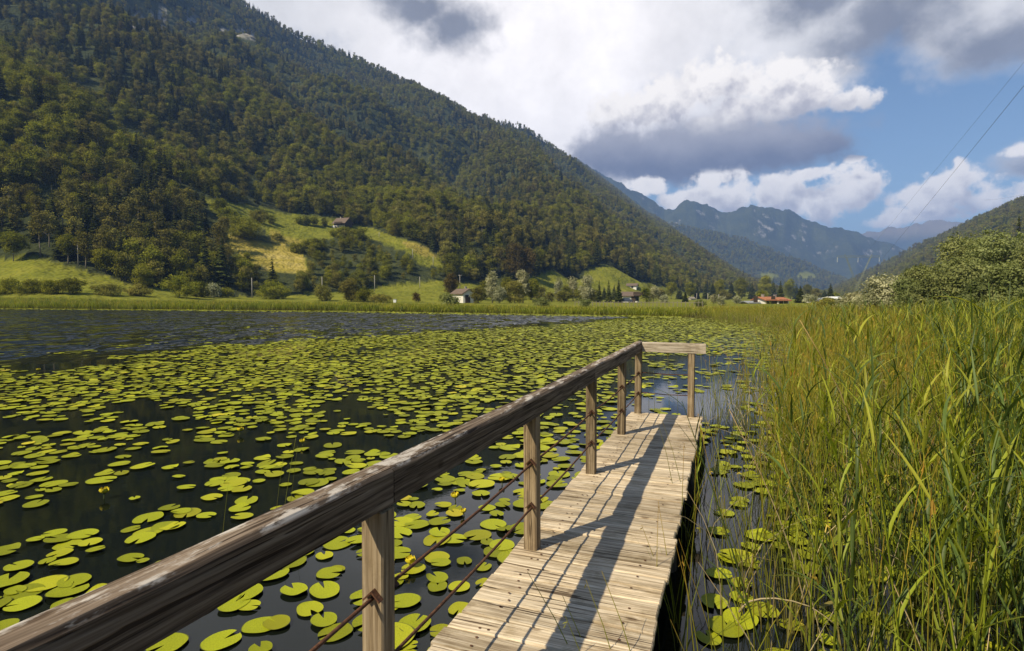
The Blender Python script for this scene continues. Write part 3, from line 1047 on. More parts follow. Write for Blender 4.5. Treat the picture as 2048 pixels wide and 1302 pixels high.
zt = DZ + RT
rail_w = 0.100
timber('handrail', RX + 0.012, post_y[0] - 1.6, zt + 0.060, RX + 0.006, post_y[1] + 0.03, zt + 0.010, rail_w, RH, M['rail'], 1)
timber('handrail', RX + 0.004, post_y[1] + 0.036, zt + 0.008, RX - 0.016, post_y[3] - 0.02, zt - 0.012, rail_w, RH, M['rail'], 2, 0.006)
timber('handrail', RX - 0.018, post_y[3] - 0.013, zt - 0.010, RX, LEN_F + 0.004, zt, rail_w, RH, M['rail'], 3, 0.004)
timber('handrail', RX + rail_w / 2 + 0.004, LEN_F - 0.070, zt - 0.002, WID + 0.03, LEN_F - 0.070, zt - 0.004, 0.10, RH, M['cross'], 4)
for zz in (DZ + 0.565, DZ + 0.285):
    pts = [(RX + 0.012, post_y[0] - 1.5, zz)] + [(RX + 0.012 + random.uniform(-.004, .004), y, zz + random.uniform(-0.006, 0.006)) for y in post_y]
    fine_pts = []
    for p, q_ in zip(pts[:-1], pts[1:]):
        for t in (0, 0.25, 0.5, 0.75):
            fine_pts.append(tuple(np.array(p) * (1 - t) + np.array(q_) * t - np.array([0, 0, 0.012 * math.sin(math.pi * t)])))
    fine_pts.append(pts[-1])
    MB().tube(fine_pts, 0.0072, 7).build('iron_rod', M['rust'], pier, True)
    MB().tube([(RX + 0.05, LEN_F - 0.07, zz + 0.01), (WID / 2, LEN_F - 0.07, zz - 0.004), (WID - 0.148, LEN_F - 0.07, zz + 0.004)], 0.006, 7).build('iron_rod', M['rust'], pier, True)


def bracket(parent, zz, sgn):
    """short piece of angle iron, set like a roof over the rod, against the post face"""
    mb = MB()
    y0 = sgn * 0.057
    for s in (-1, 1):
        rot = Matrix.Rotation(s * math.pi / 4, 3, 'Y')
        c = Vector((0.012 + s * 0.0155, y0, zz + 0.0115))
        mb.box(c, (0.05, 0.026, 0.006), rot)
    return mb.build('bracket', M['rust'], parent)


for p in posts:
    for zz in (0.565, 0.285):
        bracket(p, zz, -1)
        bracket(p, zz, 1)

# ------------------------------------------------------------------ geometry-node scatter (for uncountable masses only)
proto_sets = {}


def proto_collection(name, meshes):
    c = bpy.data.collections.new(name)
    for i, me in enumerate(meshes):
        o = bpy.data.objects.new('%s_%02d' % (name, i), me)
        c.objects.link(o)
    return c


def scatter(name, pts, rots, scl, idx, col, label, cat, extra_mat=None):
    n = len(pts)
    me = bpy.data.meshes.new(name)
    me.vertices.add(n)
    me.vertices.foreach_set('co', np.asarray(pts, np.float32).ravel())
    for nm_, typ, dat, key in (('rot', 'FLOAT_VECTOR', rots, 'vector'), ('scl', 'FLOAT_VECTOR', scl, 'vector'), ('idx', 'INT', idx, 'value')):
        a = me.attributes.new(nm_, typ, 'POINT')
        a.data.foreach_set(key, np.asarray(dat, np.int32 if typ == 'INT' else np.float32).ravel())
    o = bpy.data.objects.new(name, me)
    link(o)
    ng = bpy.data.node_groups.new(name + '_nodes', 'GeometryNodeTree')
    ng.interface.new_socket('Geometry', in_out='INPUT', socket_type='NodeSocketGeometry')
    ng.interface.new_socket('Geometry', in_out='OUTPUT', socket_type='NodeSocketGeometry')
    N, L = ng.nodes, ng.links
    gi, go = N.new('NodeGroupInput'), N.new('NodeGroupOutput')
    ip = N.new('GeometryNodeInstanceOnPoints')
    ci = N.new('GeometryNodeCollectionInfo')
    ci.inputs['Collection'].default_value = col
    ci.inputs['Separate Children'].default_value = True
    ci.inputs['Reset Children'].default_value = True
    e2r = N.new('FunctionNodeEulerToRotation')

    def attr(nm_, t):
        a = N.new('GeometryNodeInputNamedAttribute')
        a.data_type = t
        a.inputs['Name'].default_value = nm_
        return a.outputs['Attribute']
    ip.inputs['Pick Instance'].default_value = True
    L.new(gi.outputs[0], ip.inputs['Points'])
    L.new(ci.outputs[0], ip.inputs['Instance'])
    L.new(attr('rot', 'FLOAT_VECTOR'), e2r.inputs[0])
    L.new(e2r.outputs[0], ip.inputs['Rotation'])
    L.new(attr('scl', 'FLOAT_VECTOR'), ip.inputs['Scale'])
    L.new(attr('idx', 'INT'), ip.inputs['Instance Index'])
    L.new(ip.outputs[0], go.inputs[0])
    md = o.modifiers.new('scatter', 'NODES')
    md.node_group = ng
    tag(o, label, cat, kind='stuff')
    return o


# ------------------------------------------------------------------ trees
def leafy(seed, h, w, mat, n_cl=70, per=22, leaf=0.5, base=0.22, lobes=6, elong=0.0, flat=0.0):
    """crown of leaf clumps round uneven lobes; local origin at the foot"""
    rg = np.random.default_rng(seed)
    cb, ct = h * base, h
    ch = ct - cb
    L = []
    for i in range(lobes):
        t = rg.uniform(0.12, 0.85)
        an = rg.uniform(0, 2 * np.pi)
        k = math.sin(math.pi * min(0.95, max(0.1, t * 0.85 + 0.08)))
        off = w / 2 * (0.55 if base > 0.03 else 0.80) * k * rg.uniform(0.4, 1)
        L.append((off * math.cos(an), off * math.sin(an), cb + ch * t, w * rg.uniform(0.20, 0.30), ch * rg.uniform(0.14, 0.24)))
    L.append((0, 0, cb + ch * 0.5, w * 0.30, ch * 0.40))
    L.append((0, 0, cb + ch * 0.82, w * 0.20, ch * 0.18))
    vs = []
    for i in range(n_cl):
        lx, ly, lz, rw, rh = L[rg.integers(len(L))]
        d = rg.normal(size=3)
        d /= np.linalg.norm(d)
        k = rg.uniform(0.75, 1.08)
        c = np.array([lx, ly, lz]) + d * np.array([rw, rw, rh]) * k
        if c[2] < cb * 0.7:
            c[2] = cb * 0.7 + rg.uniform(0, 0.5)
        spread = leaf * 1.6
        n = per
        p = c + rg.normal(size=(n, 3)) * spread * np.array([0.6, 0.6, 0.42])
        nrm = d * 0.8 + rg.normal(size=(n, 3)) * 0.6 + np.array([0, 0, 0.4])
        nrm /= np.linalg.norm(nrm, axis=1)[:, None]
        t1 = np.cross(nrm, rg.normal(size=(n, 3)))
        t1 /= np.linalg.norm(t1, axis=1)[:, None] + 1e-9
        t2 = np.cross(nrm, t1)
        s = leaf * rg.uniform(0.55, 1.15, size=(n, 1))
        e = 1 + elong
        vs.append(np.stack([p - t1 * s * e * 0.5, p + t2 * s * 0.32 / e, p + t1 * s * e * 0.5, p - t2 * s * 0.32 / e], 1))
    V = np.concatenate(vs).reshape(-1, 3)
    F = np.arange(len(V)).reshape(-1, 4)
    me = bpy.data.meshes.new('crown')
    me.from_pydata(V.tolist(), [], F.tolist())
    me.materials.append(mat)
    me.update()
    return me


def trunk_mesh(seed, h, r, mat, limbs=4, top=0.75, lean=0.03):
    rr = random.Random(seed)
    mb = MB()
    pts, rad = [], []
    x = y = 0
    for j in range(6):
        t = j / 5
        pts.append((x, y, h * top * t - 0.4 * (j == 0)))
        rad.append(r * (1.25 if j == 0 else 1 - 0.75 * t))
        x += rr.uniform(-lean, lean) * h * 0.3
        y += rr.uniform(-lean, lean) * h * 0.3
    mb.tube(pts, rad, 6)
    for k in range(limbs):
        t = rr.uniform(0.35, 0.9)
        an = rr.uniform(0, 6.28)
        i = min(4, int(t * 5))
        b = Vector(pts[i]).lerp(Vector(pts[i + 1]), t * 5 - i)
        l = h * rr.uniform(0.12, 0.24)
        e = b + Vector((math.cos(an) * l, math.sin(an) * l, l * 0.7))
        mb.tube([b, b.lerp(e, 0.5) + Vector((0, 0, -0.05 * l)), e], [r * 0.35, r * 0.22, r * 0.08], 5)
    return mb.mesh('trunk', mat, True)


def conifer(seed, h, w, mat, lev=15, per=8, base=0.06, taper=0.9, droop=0.35, ragged=0.25):
    rr = random.Random(seed)
    mb = MB()
    for i in range(lev):
        t = i / (lev - 1)
        z = h * (base + (0.985 - base) * t)
        R0 = w / 2 * ((1 - t) ** taper) + 0.15
        for k in range(per):
            an = 2 * math.pi * (k + rr.uniform(-0.35, 0.35)) / per + i * 0.7
            L = R0 * rr.uniform(1 - ragged, 1 + ragged * 0.6)
            ca, sa = math.cos(an), math.sin(an)
            dz = -droop * L + rr.uniform(-0.1, 0.1) * L
            z0 = z + rr.uniform(-0.4, 0.4) * h / lev
            hw = L * 0.30 + 0.12

            def P(l, s, u):
                return (ca * l - sa * s, sa * l + ca * s, z0 + u)
            # fan of drooping twigs, two halves bent down from the spine
            mb.face([P(0, 0, 0.10 * L), P(L * 0.55, hw, dz * 0.55 - 0.10 * L), P(L, 0, dz), P(L * 0.5, 0, dz * 0.3 + 0.03 * L)])
            mb.face([P(0, 0, 0.10 * L), P(L * 0.5, 0, dz * 0.3 + 0.03 * L), P(L, 0, dz), P(L * 0.55, -hw, dz * 0.55 - 0.10 * L)])
            for s in (-1, 1):
                l0 = L * rr.uniform(0.3, 0.7)
                mb.face([P(l0, 0, dz * l0 / L), P(l0 + 0.25 * L, s * hw * 1.1, dz * 0.7 - 0.1 * L), P(l0 + 0.10 * L, s * hw * 1.2, dz * 0.8 - 0.18 * L)])
    mb.face([(0.12, 0, h * 0.95), (0, 0.12, h * 0.95), (0, 0, h * 1.03)])
    mb.face([(-0.12, 0, h * 0.95), (0, -0.12, h * 0.95), (0, 0, h * 1.03)])
    return mb.mesh('crown', mat)


FOREST = []   # (mesh crown, mesh trunk, kind)
for s in range(3):
    FOREST.append((conifer(20 + s, 17, 5.2 + s * 0.5, M['spruce']), trunk_mesh(s, 17, 0.20, M['bark'], 0, 0.95), 'spruce'))
for s in range(3):
    FOREST.append((leafy(30 + s, 14, 6.0, M['pine'], 55, 24, 0.65, 0.38, 6), trunk_mesh(30 + s, 14, 0.20, M['palebark'], 4, 0.85), 'pine'))
for s in range(4):
    FOREST.append((leafy(40 + s, 11.5, 8.5, M['broad'], 75, 24, 0.70, 0.12, 8), trunk_mesh(40 + s, 11, 0.22, M['bark'], 5, 0.6), 'broad'))
for s in range(2):
    FOREST.append((leafy(50 + s, 10.5, 7.5, M['olive'], 70, 24, 0.65, 0.10, 8), trunk_mesh(50 + s, 10, 0.2, M['bark'], 5, 0.6), 'broad'))
KIND = [k for _, _, k in FOREST]
forest_col = proto_collection('forest_prototypes', [c for c, _, _ in FOREST])


def forest_points():
    out = []
    # candidate points, area-uniform inside rings, spacing grows with distance
    for r0, r1, sp in ((110, 420, 4.0), (420, 800, 4.5), (800, 1550, 5.2), (1550, 2700, 10.5)):
        a0, a1 = R_(-62), R_(56)
        n = int((a1 - a0) * (r1 * r1 - r0 * r0) / 2 / sp ** 2)
        a = rng.uniform(a0, a1, n)
        r = np.sqrt(rng.uniform(r0 * r0, r1 * r1, n))
        out.append(np.stack([r * np.sin(a), r * np.cos(a), np.full(n, sp)], 1))
    P = np.concatenate(out)
    x, y = P[:, 0], P[:, 1]
    z = height(x, y)
    mead, low = cover(x, y, z)
    r, a = np.hypot(x, y), np.arctan2(x, y)
    px, py = to_px(x, y, z)
    ok = ~mead & (z > 0.9)
    ok &= (fbm(x / 22, y / 22, 3, 0.55, 51) > 0.40) | (rng.random(len(x)) < 0.55)
    # rock outcrops stay thinner
    for p in ROCKS:
        ok &= ~(inpoly(px, py, p) & (rng.random(len(x)) < 0.65))
    # keep only what the slopes themselves do not hide
    el = (GZ - HE) / np.maximum(GRAD[None, :], 1)
    mx = np.maximum.accumulate(el, axis=1)
    order = np.argsort(GAZ)
    ia = order[np.clip(np.searchsorted(GAZ[order], a), 0, len(GAZ) - 1)]
    ir = np.clip(np.searchsorted(GRAD, r) - 4, 0, len(GRAD) - 1)
    vis = (z + 24 - HE) / r > mx[ia, ir]
    ok &= vis
    cap = np.full(len(x), 99.0)
    for k_ in (16, 14, 12, 10, 8, 6.5, 5, 3.5):
        tx_, ty_ = to_px(x, y, z + k_)
        for p_ in MEADOWS[:4]:
            cap = np.where(inpoly(tx_, ty_, p_) & (y < 900), k_ - 0.5, cap)
    ok &= cap > 3.2
    P = np.stack([x, y, z], 1)[ok]
    return P, px[ok], py[ok], r[ok], a[ok], cap[ok]


FP, Fpx, Fpy, Fr, Fa, Fcap = forest_points()
nF = len(FP)
# species: patches of conifers and broadleaves
mixn = fbm(FP[:, 0] / 70, FP[:, 1] / 70, 4, 0.55, 3) + rng.normal(0, 0.06, nF)
hill_low = (Fr < np.interp(Fa, *T_FB[:2]) + 70) & (Fpx < 1000)
bcopse = inpoly(Fpx, Fpy, [(590, 505), (640, 480), (700, 468), (760, 485), (830, 508), (870, 540), (960, 560), (880, 590), (590, 600), (480, 600)])
p_broad = np.clip((mixn - 0.47) * 7 + 0.42, 0.05, 0.95)
p_broad = np.where(bcopse, 1.0, p_broad)
p_broad = np.where(Fa > 0.45, np.maximum(p_broad, 0.55), p_broad)
isb = rng.random(nF) < p_broad
spr = rng.random(nF) < np.where(Fr > 700, 0.35, 0.55)
fi = np.where(isb, rng.integers(6, 12, nF), np.where(spr, rng.integers(0, 3, nF), rng.integers(3, 6, nF)))
fs_ = rng.uniform(0.42, 0.95, nF) * np.where(Fr > 1550, 1.5, 1.0) * np.where(bcopse, 0.62, 1.0) * np.where(Fr > 600, 0.92, 1.0)
NOMH = np.array([17, 17, 17, 14, 14, 14, 12, 12, 12, 12, 11, 11.0])
fs_ = np.minimum(fs_, Fcap / NOMH[fi])
frot = np.stack([rng.uniform(-0.04, 0.04, nF), rng.uniform(-0.04, 0.04, nF), rng.uniform(0, 6.28, nF)], 1)
fscl = np.stack([fs_ * rng.uniform(0.9, 1.15, nF), fs_ * rng.uniform(0.9, 1.15, nF), fs_], 1)
# the trees that show largest stand as things of their own
inframe = (Fpx > -10) & (Fpx < 2058) & (Fpy > 0)
size = np.where(inframe, 12 * fs_ / FP[:, 1], 0)
big = np.argsort(-size)[:300]
rest = np.ones(nF, bool)
rest[big] = False
tree_src = []
for (c, t, k) in FOREST:
    tree_src.append((c, t))
SPEC = {'spruce': ('spruce_tree', 'dark narrow spruce standing in the dense wood at the foot of the mountain', 'spruces at the foot of the mountain'),
        'pine': ('pine_tree', 'olive pine with a bare lower trunk in the wood at the mountain foot', 'pines at the foot of the mountain'),
        'broad': ('broadleaf_tree', 'round green broadleaf tree in the dense wood at the mountain foot', 'broadleaf trees at the foot of the mountain'),
        'copse': ('copse_tree', 'low bushy green tree in the copse below the hillside meadow', 'trees of the copse below the hillside meadow'),
        'right': ('hillside_tree', 'bushy tree on the wooded slope behind the reeds at the right', 'trees of the right hand slope')}
for i in big:
    key = KIND[fi[i]]
    if bcopse[i]:
        key = 'copse'
    if Fa[i] > 0.45:
        key = 'right'
    nm_, lab, grp = SPEC[key]
    o = thing(nm_, lab, 'tree', FP[i] - np.array([0, 0, 0.2]), frot[i][2], grp)
    o.scale = tuple(fscl[i])
    c = bpy.data.objects.new('crown', FOREST[fi[i]][0])
    link(c, o)
    t = bpy.data.objects.new('trunk', FOREST[fi[i]][1])
    link(t, o)
scatter('forest', FP[rest] - np.array([0, 0, 0.2]), frot[rest], fscl[rest], fi[rest], forest_col, 'dense mixed forest covering the mountain slopes', 'forest')


def plant_tree(name, label, cat, px, base, top, width, kind, group=None, D=None, seed=None):
    """a single tree or bush seen at these photograph pixels: foot on the ground where the sight line meets it"""
    p = stand(px, base) if D is None else None
    if p is None:
        u = (px - CX) / FPX * D
        p = Vector((u, D, float(height(u, D))))
    dep = p.y
    h = (HE + (HOR - top) / FPX * dep) - p.z
    w = width / FPX * dep
    seed = seed if seed is not None else int(abs(px) * 7 + base)
    o = thing(name, label, cat, p, random.uniform(0, 6.28), group)
    if kind == 'spruce':
        cm = conifer(seed, h, w, M['spruce'], 16, 9)
        tm = trunk_mesh(seed, h, max(0.1, h * 0.014), M['bark'], 0, 0.95)
    else:
        mat, base_, tb = {'broad': ('broad', 0.12, 'bark'), 'olive': ('olive', 0.08, 'bark'), 'pale': ('pale', 0.10, 'palebark'), 'bush': ('broad', 0.0, 'bark'),
                          'obush': ('olive', 0.0, 'bark'), 'willow': ('willow', 0.04, 'bark'), 'wbush': ('pale', 0.0, 'bark'), 'russet': ('russet', 0.14, 'bark'), 'pine': ('pine', 0.35, 'palebark'),
                          'stand': ('broad', 0.30, 'palebark')}[kind]
        leaf = max(0.26, min(0.6, 4.2 / FPX * dep * 0.6))
        area = w * h / leaf ** 2
        ncl = int(min(420, max(50, area * 1.1)))
        cm = leafy(seed, h, w, M[mat], ncl, 22, leaf, base_, 13 if base_ < 0.03 else (8 if w > h * 0.6 else 10))
        tm = trunk_mesh(seed, h, max(0.05, h * 0.018), M[tb], 5, 0.7)
    link(bpy.data.objects.new('trunk', tm), o)
    link(bpy.data.objects.new('crown', cm), o)
    return o


TREES = [
    # name, label, category, px, base, top, width, kind
    ('shore_bush', 'dark low bush at the left end of the far shore reeds', 'bush', 18, 586, 557, 62, 'bush'),
    ('shore_bush', 'dark bush second along the far shore below the left meadow', 'bush', 62, 587, 560, 56, 'bush'),
    ('shore_bush', 'small dark bush third along the far shore below the left meadow', 'bush', 102, 588, 562, 40, 'bush'),
    ('shore_bush', 'taller round dark bush fourth along the far shore below the left meadow', 'bush', 147, 588, 556, 48, 'bush'),
    ('shore_bush', 'low olive bush alone at the foot of the left meadow', 'bush', 222, 591, 570, 58, 'obush'),
    ('shore_bush', 'olive bush where the left meadow narrows to the reeds', 'bush', 281, 592, 567, 46, 'obush'),
    ('shore_bush', 'large leafy bush in front of the wood left of the whitish bush', 'bush', 360, 595, 552, 64, 'bush'),
    ('shore_bush', 'dark bush close left of the whitish bush', 'bush', 398, 594, 563, 42, 'bush'),
    ('flowering_bush', 'whitish bush at the foot of the dark wood', 'bush', 428, 594, 568, 36, 'wbush'),
    ('shore_bush', 'dark bush close right of the whitish bush', 'bush', 452, 595, 575, 30, 'bush'),
    ('lone_tree', 'small tree with bare pale trunk on the crest of the left meadow', 'tree', 140, 528, 470, 40, 'stand'),
    ('lone_tree', 'tree with short pale trunk at the left edge of the meadow crest', 'tree', 31, 523, 465, 60, 'stand'),
    ('meadow_tree', 'light green tree at the lower end of the left meadow crest', 'tree', 215, 549, 500, 52, 'broad'),
    ('meadow_tree', 'bushy tree under the dark wood above the shore bushes', 'tree', 285, 575, 530, 56, 'broad'),
    ('tall_spruce', 'tall dark spruce at the edge of the wood, left of a pair', 'tree', 412, 560, 458, 34, 'spruce'),
    ('tall_spruce', 'tall broad dark spruce at the edge of the wood beside the dry meadow', 'tree', 446, 568, 470, 46, 'spruce'),
    ('lone_spruce', 'pointed spruce standing free in front of the dry meadow', 'tree', 546, 588, 514, 30, 'spruce'),
    ('round_bush', 'broad round bush below the free standing spruce', 'bush', 552, 598, 563, 62, 'bush'),
    ('round_bush', 'round bush on the plain beneath a utility pole', 'bush', 646, 602, 570, 36, 'obush'),
    ('meadow_tree', 'olive tree with pointed top on the plain left of the white house', 'tree', 703, 603, 555, 46, 'olive'),
    ('round_bush', 'dark round bush leaning on the olive pointed tree', 'bush', 727, 604, 576, 36, 'bush'),
    ('round_bush', 'low wide bush right of the dark round bush', 'bush', 762, 605, 589, 44, 'obush'),
    ('small_shrub', 'small brownish shrub in the meadow left of the white house', 'bush', 832, 604, 587, 15, 'russet'),
    ('shore_willow', 'large round grey green bush on the shore before the white house', 'bush', 896, 616, 587, 44, 'willow'),
    ('yard_tree', 'russet topped tree behind the white house', 'tree', 904, 594, 546, 34, 'russet'),
    ('yard_tree', 'dark round tree against the right side of the white house', 'tree', 957, 607, 577, 34, 'bush'),
    ('silver_poplar', 'tall silver poplar just right of the white house', 'tree', 985, 606, 544, 30, 'pale'),
    ('silver_poplar', 'shorter silver poplar between two tall ones near the white house', 'tree', 1000, 608, 574, 30, 'pale'),
    ('silver_poplar', 'tallest silver poplar with spreading foot in the group near the white house', 'tree', 1046, 606, 541, 32, 'pale'),
    ('olive_tree', 'broad olive tree at the foot of the tallest silver poplar', 'tree', 1030, 608, 565, 46, 'olive'),
    ('olive_tree', 'dark tree right of the tallest silver poplar', 'tree', 1066, 606, 558, 26, 'broad'),
    ('shore_willow', 'low brownish rounded bush on the shore right of the poplars', 'bush', 1083, 616, 597, 40, 'willow'),
    ('silver_poplar', 'slim silver poplar left of three before the dark spruces', 'tree', 1117, 602, 558, 20, 'pale'),
    ('silver_poplar', 'silver poplar in the middle of three before the dark spruces', 'tree', 1146, 602, 556, 26, 'pale'),
    ('silver_poplar', 'widest silver poplar of three beside the dark spruces', 'tree', 1175, 604, 553, 34, 'pale'),
    ('olive_tree', 'low green tree under the three silver poplars', 'tree', 1128, 606, 582, 40, 'olive'),
    ('shore_willow', 'low rounded bush on the shore below the widest poplar', 'bush', 1171, 614, 600, 28, 'willow'),
    ('garden_spruce', 'dark spruce left of three by the white lakeside house', 'tree', 1198, 605, 561, 15, 'spruce'),
    ('garden_spruce', 'dark spruce in the middle of three by the white lakeside house', 'tree', 1217, 605, 561, 17, 'spruce'),
    ('garden_spruce', 'broadest dark spruce touching the white lakeside house', 'tree', 1237, 606, 560, 22, 'spruce'),
    ('garden_tree', 'dark leafy tree right of the white lakeside house', 'tree', 1292, 605, 577, 22, 'bush'),
    ('silver_poplar', 'light green poplar right of the white lakeside house', 'tree', 1307, 604, 573, 27, 'pale'),
    ('silver_poplar', 'small whitish poplar beside the bright meadow', 'tree', 1329, 608, 590, 19, 'pale'),
    ('field_spruce', 'small dark spruce alone in the bright meadow', 'tree', 1370, 604, 583, 15, 'spruce'),
    ('field_spruce', 'dark spruce left of a clump behind the bright meadow', 'tree', 1393, 598, 560, 16, 'spruce'),
    ('field_spruce', 'dark spruce right of a clump behind the bright meadow', 'tree', 1410, 598, 562, 16, 'spruce'),
    ('field_tree', 'olive tree at the right end of the bright meadow', 'tree', 1448, 600, 580, 26, 'olive'),
    ('whitish_sapling', 'thin whitish sapling left of two by the fence end', 'tree', 1427, 610, 590, 9, 'pale'),
    ('whitish_sapling', 'thin whitish sapling right of two by the fence end', 'tree', 1442, 611, 595, 14, 'pale'),
    ('whitish_sapling', 'whitish sapling standing left of the dark shed', 'tree', 1473, 609, 594, 12, 'pale'),
    ('shore_willow', 'dark low bush by the end of the pasture fence', 'bush', 1400, 613, 602, 26, 'willow'),
    ('yard_tree', 'dark conifer clump tree behind the red roofed house', 'tree', 1600, 606, 572, 26, 'spruce'),
    ('yard_tree', 'dark spruce left behind the red roofed house', 'tree', 1560, 602, 562, 22, 'spruce'),
    ('yard_tree', 'round green tree left of the red roofed house', 'tree', 1522, 604, 583, 24, 'broad'),
    ('yard_tree', 'pale green tree between the red roofed house and the grey roof', 'tree', 1618, 610, 590, 32, 'pale'),
    ('yard_tree', 'brown conifer right of the grey roofed building', 'tree', 1660, 602, 566, 20, 'spruce'),
    ('hedge_tree', 'low green tree before the grey roofed building', 'tree', 1655, 612, 598, 34, 'broad'),
    ('hedge_tree', 'low green tree before the flat white building', 'tree', 1690, 613, 600, 34, 'broad'),
    ('meadow_copse', 'large dark rounded bush in the hillside meadow', 'bush', 493, 478, 436, 72, 'bush'),
    ('meadow_copse', 'dark bush above the large rounded one in the hillside meadow', 'bush', 462, 444, 418, 38, 'bush'),
    ('meadow_copse', 'dark bush at the upper left tip of the hillside meadow', 'bush', 447, 424, 400, 34, 'bush'),
    ('meadow_copse', 'row bush right of the large rounded one in the hillside meadow', 'bush', 520, 446, 424, 40, 'obush'),
    ('meadow_copse', 'small bush at the right end of the hedge in the hillside meadow', 'bush', 546, 449, 432, 18, 'bush'),
    ('orchard_tree', 'round orchard tree left of the row by the hillside chalet', 'tree', 601, 450, 434, 18, 'broad'),
    ('orchard_tree', 'round orchard tree second in the row by the hillside chalet', 'tree', 616, 452, 434, 18, 'broad'),
    ('orchard_tree', 'round orchard tree third in the row by the hillside chalet', 'tree', 632, 454, 436, 20, 'broad'),
    ('orchard_tree', 'small orchard tree nearest the hillside chalet', 'tree', 651, 455, 438, 12, 'broad'),
    ('yard_tree', 'leafy tree close behind the hillside chalet', 'tree', 702, 452, 418, 26, 'broad'),
    ('meadow_copse', 'bush below the hillside chalet', 'bush', 690, 477, 455, 34, 'bush'),
    ('meadow_copse', 'wide bush right below the hillside chalet', 'bush', 722, 480, 458, 44, 'bush'),
    ('meadow_copse', 'small bush left below the hillside chalet', 'bush', 670, 474, 462, 16, 'bush'),
    ('meadow_copse', 'thick dark bush at the right end of the dry meadow', 'bush', 632, 500, 478, 54, 'bush'),
    ('meadow_copse', 'dark bush where the dry meadow meets the copse', 'bush', 594, 506, 488, 26, 'bush'),
    ('meadow_copse', 'tiny bush in the middle of the dry meadow', 'bush', 497, 520, 507, 12, 'bush'),
    ('meadow_copse', 'small loose bush on the upper edge of the dry meadow', 'bush', 556, 482, 468, 18, 'obush'),
    ('meadow_tree', 'dark tall tree at the foot of the far hillside meadow', 'tree', 905, 556, 508, 50, 'broad'),
    ('meadow_tree', 'rusty brown tree in the wood above the poplars', 'tree', 1032, 560, 490, 52, 'russet'),
    ('meadow_tree', 'rusty olive tree beside the rusty brown one above the poplars', 'tree', 1056, 558, 496, 34, 'russet'),
]
for (nm_, lab, cat, px, b, t, w, k) in TREES:
    plant_tree(nm_, lab, cat, px, b, t, w, k)
# wood edge behind the houses and along the foot of the mountain
for k_, (px, b, t, w, k) in enumerate([
    (1342, 598, 566, 24, 'broad'), (1358, 598, 572, 20, 'spruce'), (1380, 598, 566, 26, 'broad'), (1425, 598, 564, 22, 'spruce'), (1438, 598, 560, 26, 'broad'), (1462, 598, 563, 28, 'spruce'),
    (1482, 598, 556, 30, 'broad'), (1503, 598, 562, 22, 'spruce'), (1528, 598, 553, 30, 'broad'), (1545, 598, 556, 22, 'spruce'), (1580, 598, 558, 30, 'broad'), (1592, 598, 566, 20, 'spruce'),
    (1612, 598, 570, 26, 'broad'), (1630, 599, 578, 26, 'olive'), (1648, 599, 580, 20, 'spruce'), (1668, 600, 586, 34, 'broad'), (1700, 601, 588, 36, 'olive'),
    (968, 600, 562, 34, 'broad'), (1012, 600, 556, 36, 'broad'), (1062, 600, 560, 34, 'broad'), (1080, 602, 574, 30, 'olive'), (1098, 603, 586, 26, 'olive'), (1132, 602, 570, 26, 'broad'),
    (1160, 603, 576, 28, 'broad'), (1188, 604, 580, 24, 'olive'), (1208, 600, 574, 18, 'spruce'), (1228, 600, 570, 20, 'spruce'), (1300, 600, 568, 26, 'broad'), (1320, 600, 578, 24, 'olive')]):
    plant_tree('wood_edge_tree', {'spruce': 'dark spruce in the row of trees behind the houses beyond the lake', 'broad': 'dark leafy tree in the row of trees behind the houses beyond the lake',
                                  'olive': 'olive green tree in the row of trees behind the houses beyond the lake'}[k], 'tree', px, b, t, w, k, 'trees behind the houses beyond the lake')
# big willows and trees standing behind the reeds on the right bank
for (nm_, lab, cat, px, t, w, k, D) in [
    ('white_willow', 'large whitish willow behind the reeds right of the pylon', 'tree', 1765, 551, 112, 'pale', 62),
    ('white_willow', 'small whitish willow bush in front of the large one', 'bush', 1712, 588, 46, 'pale', 66),
    ('bank_tree', 'grey green tree between the whitish willow and the tall bank trees', 'tree', 1838, 534, 100, 'willow', 64),
    ('bank_tree', 'tall grey green bank tree left of the silvery one', 'tree', 1915, 478, 140, 'willow', 62),
    ('bank_tree', 'tall silvery bank tree above the reeds', 'tree', 1990, 462, 140, 'willow', 56),
    ('bank_tree', 'bank tree cut by the right edge of the picture', 'tree', 2075, 470, 130, 'willow', 52),
    ('bank_tree', 'soft grey green bank tree under the silvery one', 'tree', 1900, 545, 120, 'willow', 52),
    ('bank_tree', 'low soft green bush under the right bank trees', 'bush', 2035, 560, 100, 'willow', 44),
    ('bank_tree', 'low grey green bush between the bank trees and the reeds', 'bush', 1960, 560, 110, 'willow', 46),
    ('bank_tree', 'soft grey green willow filling the gap right of the whitish willow', 'tree', 1812, 562, 70, 'willow', 58),
    ('bank_tree', 'grey green willow bush at the foot of the olive bank tree', 'bush', 1860, 560, 90, 'willow', 54),
    ('bank_tree', 'tall leafy bank tree behind the silvery one', 'tree', 1955, 470, 120, 'willow', 66),
    ('bank_tree', 'rounded willow below the tall grey green bank tree', 'tree', 1920, 520, 120, 'willow', 52),
    ('bank_tree', 'soft green leafy bush just above the reeds at the right edge', 'bush', 2010, 530, 100, 'willow', 44),
    ('bank_tree', 'silvery willow crown under the dark conifers', 'tree', 2030, 486, 110, 'willow', 60),
    ('white_willow', 'pale willow bush left of the large whitish willow', 'bush', 1690, 596, 50, 'pale', 74),
    ('bank_tree', 'low green bush at the valley end of the reed bed', 'bush', 1655, 600, 60, 'olive', 80),
    ('bank_spruce', 'dark conifer above the bank trees at the right edge', 'tree', 2030, 436, 44, 'spruce', 92),
    ('bank_spruce', 'dark conifer at the picture edge above the bank trees', 'tree', 2062, 428, 50, 'spruce', 96)]:
    plant_tree(nm_, lab, cat, px, 0, t, w, k, None, D)


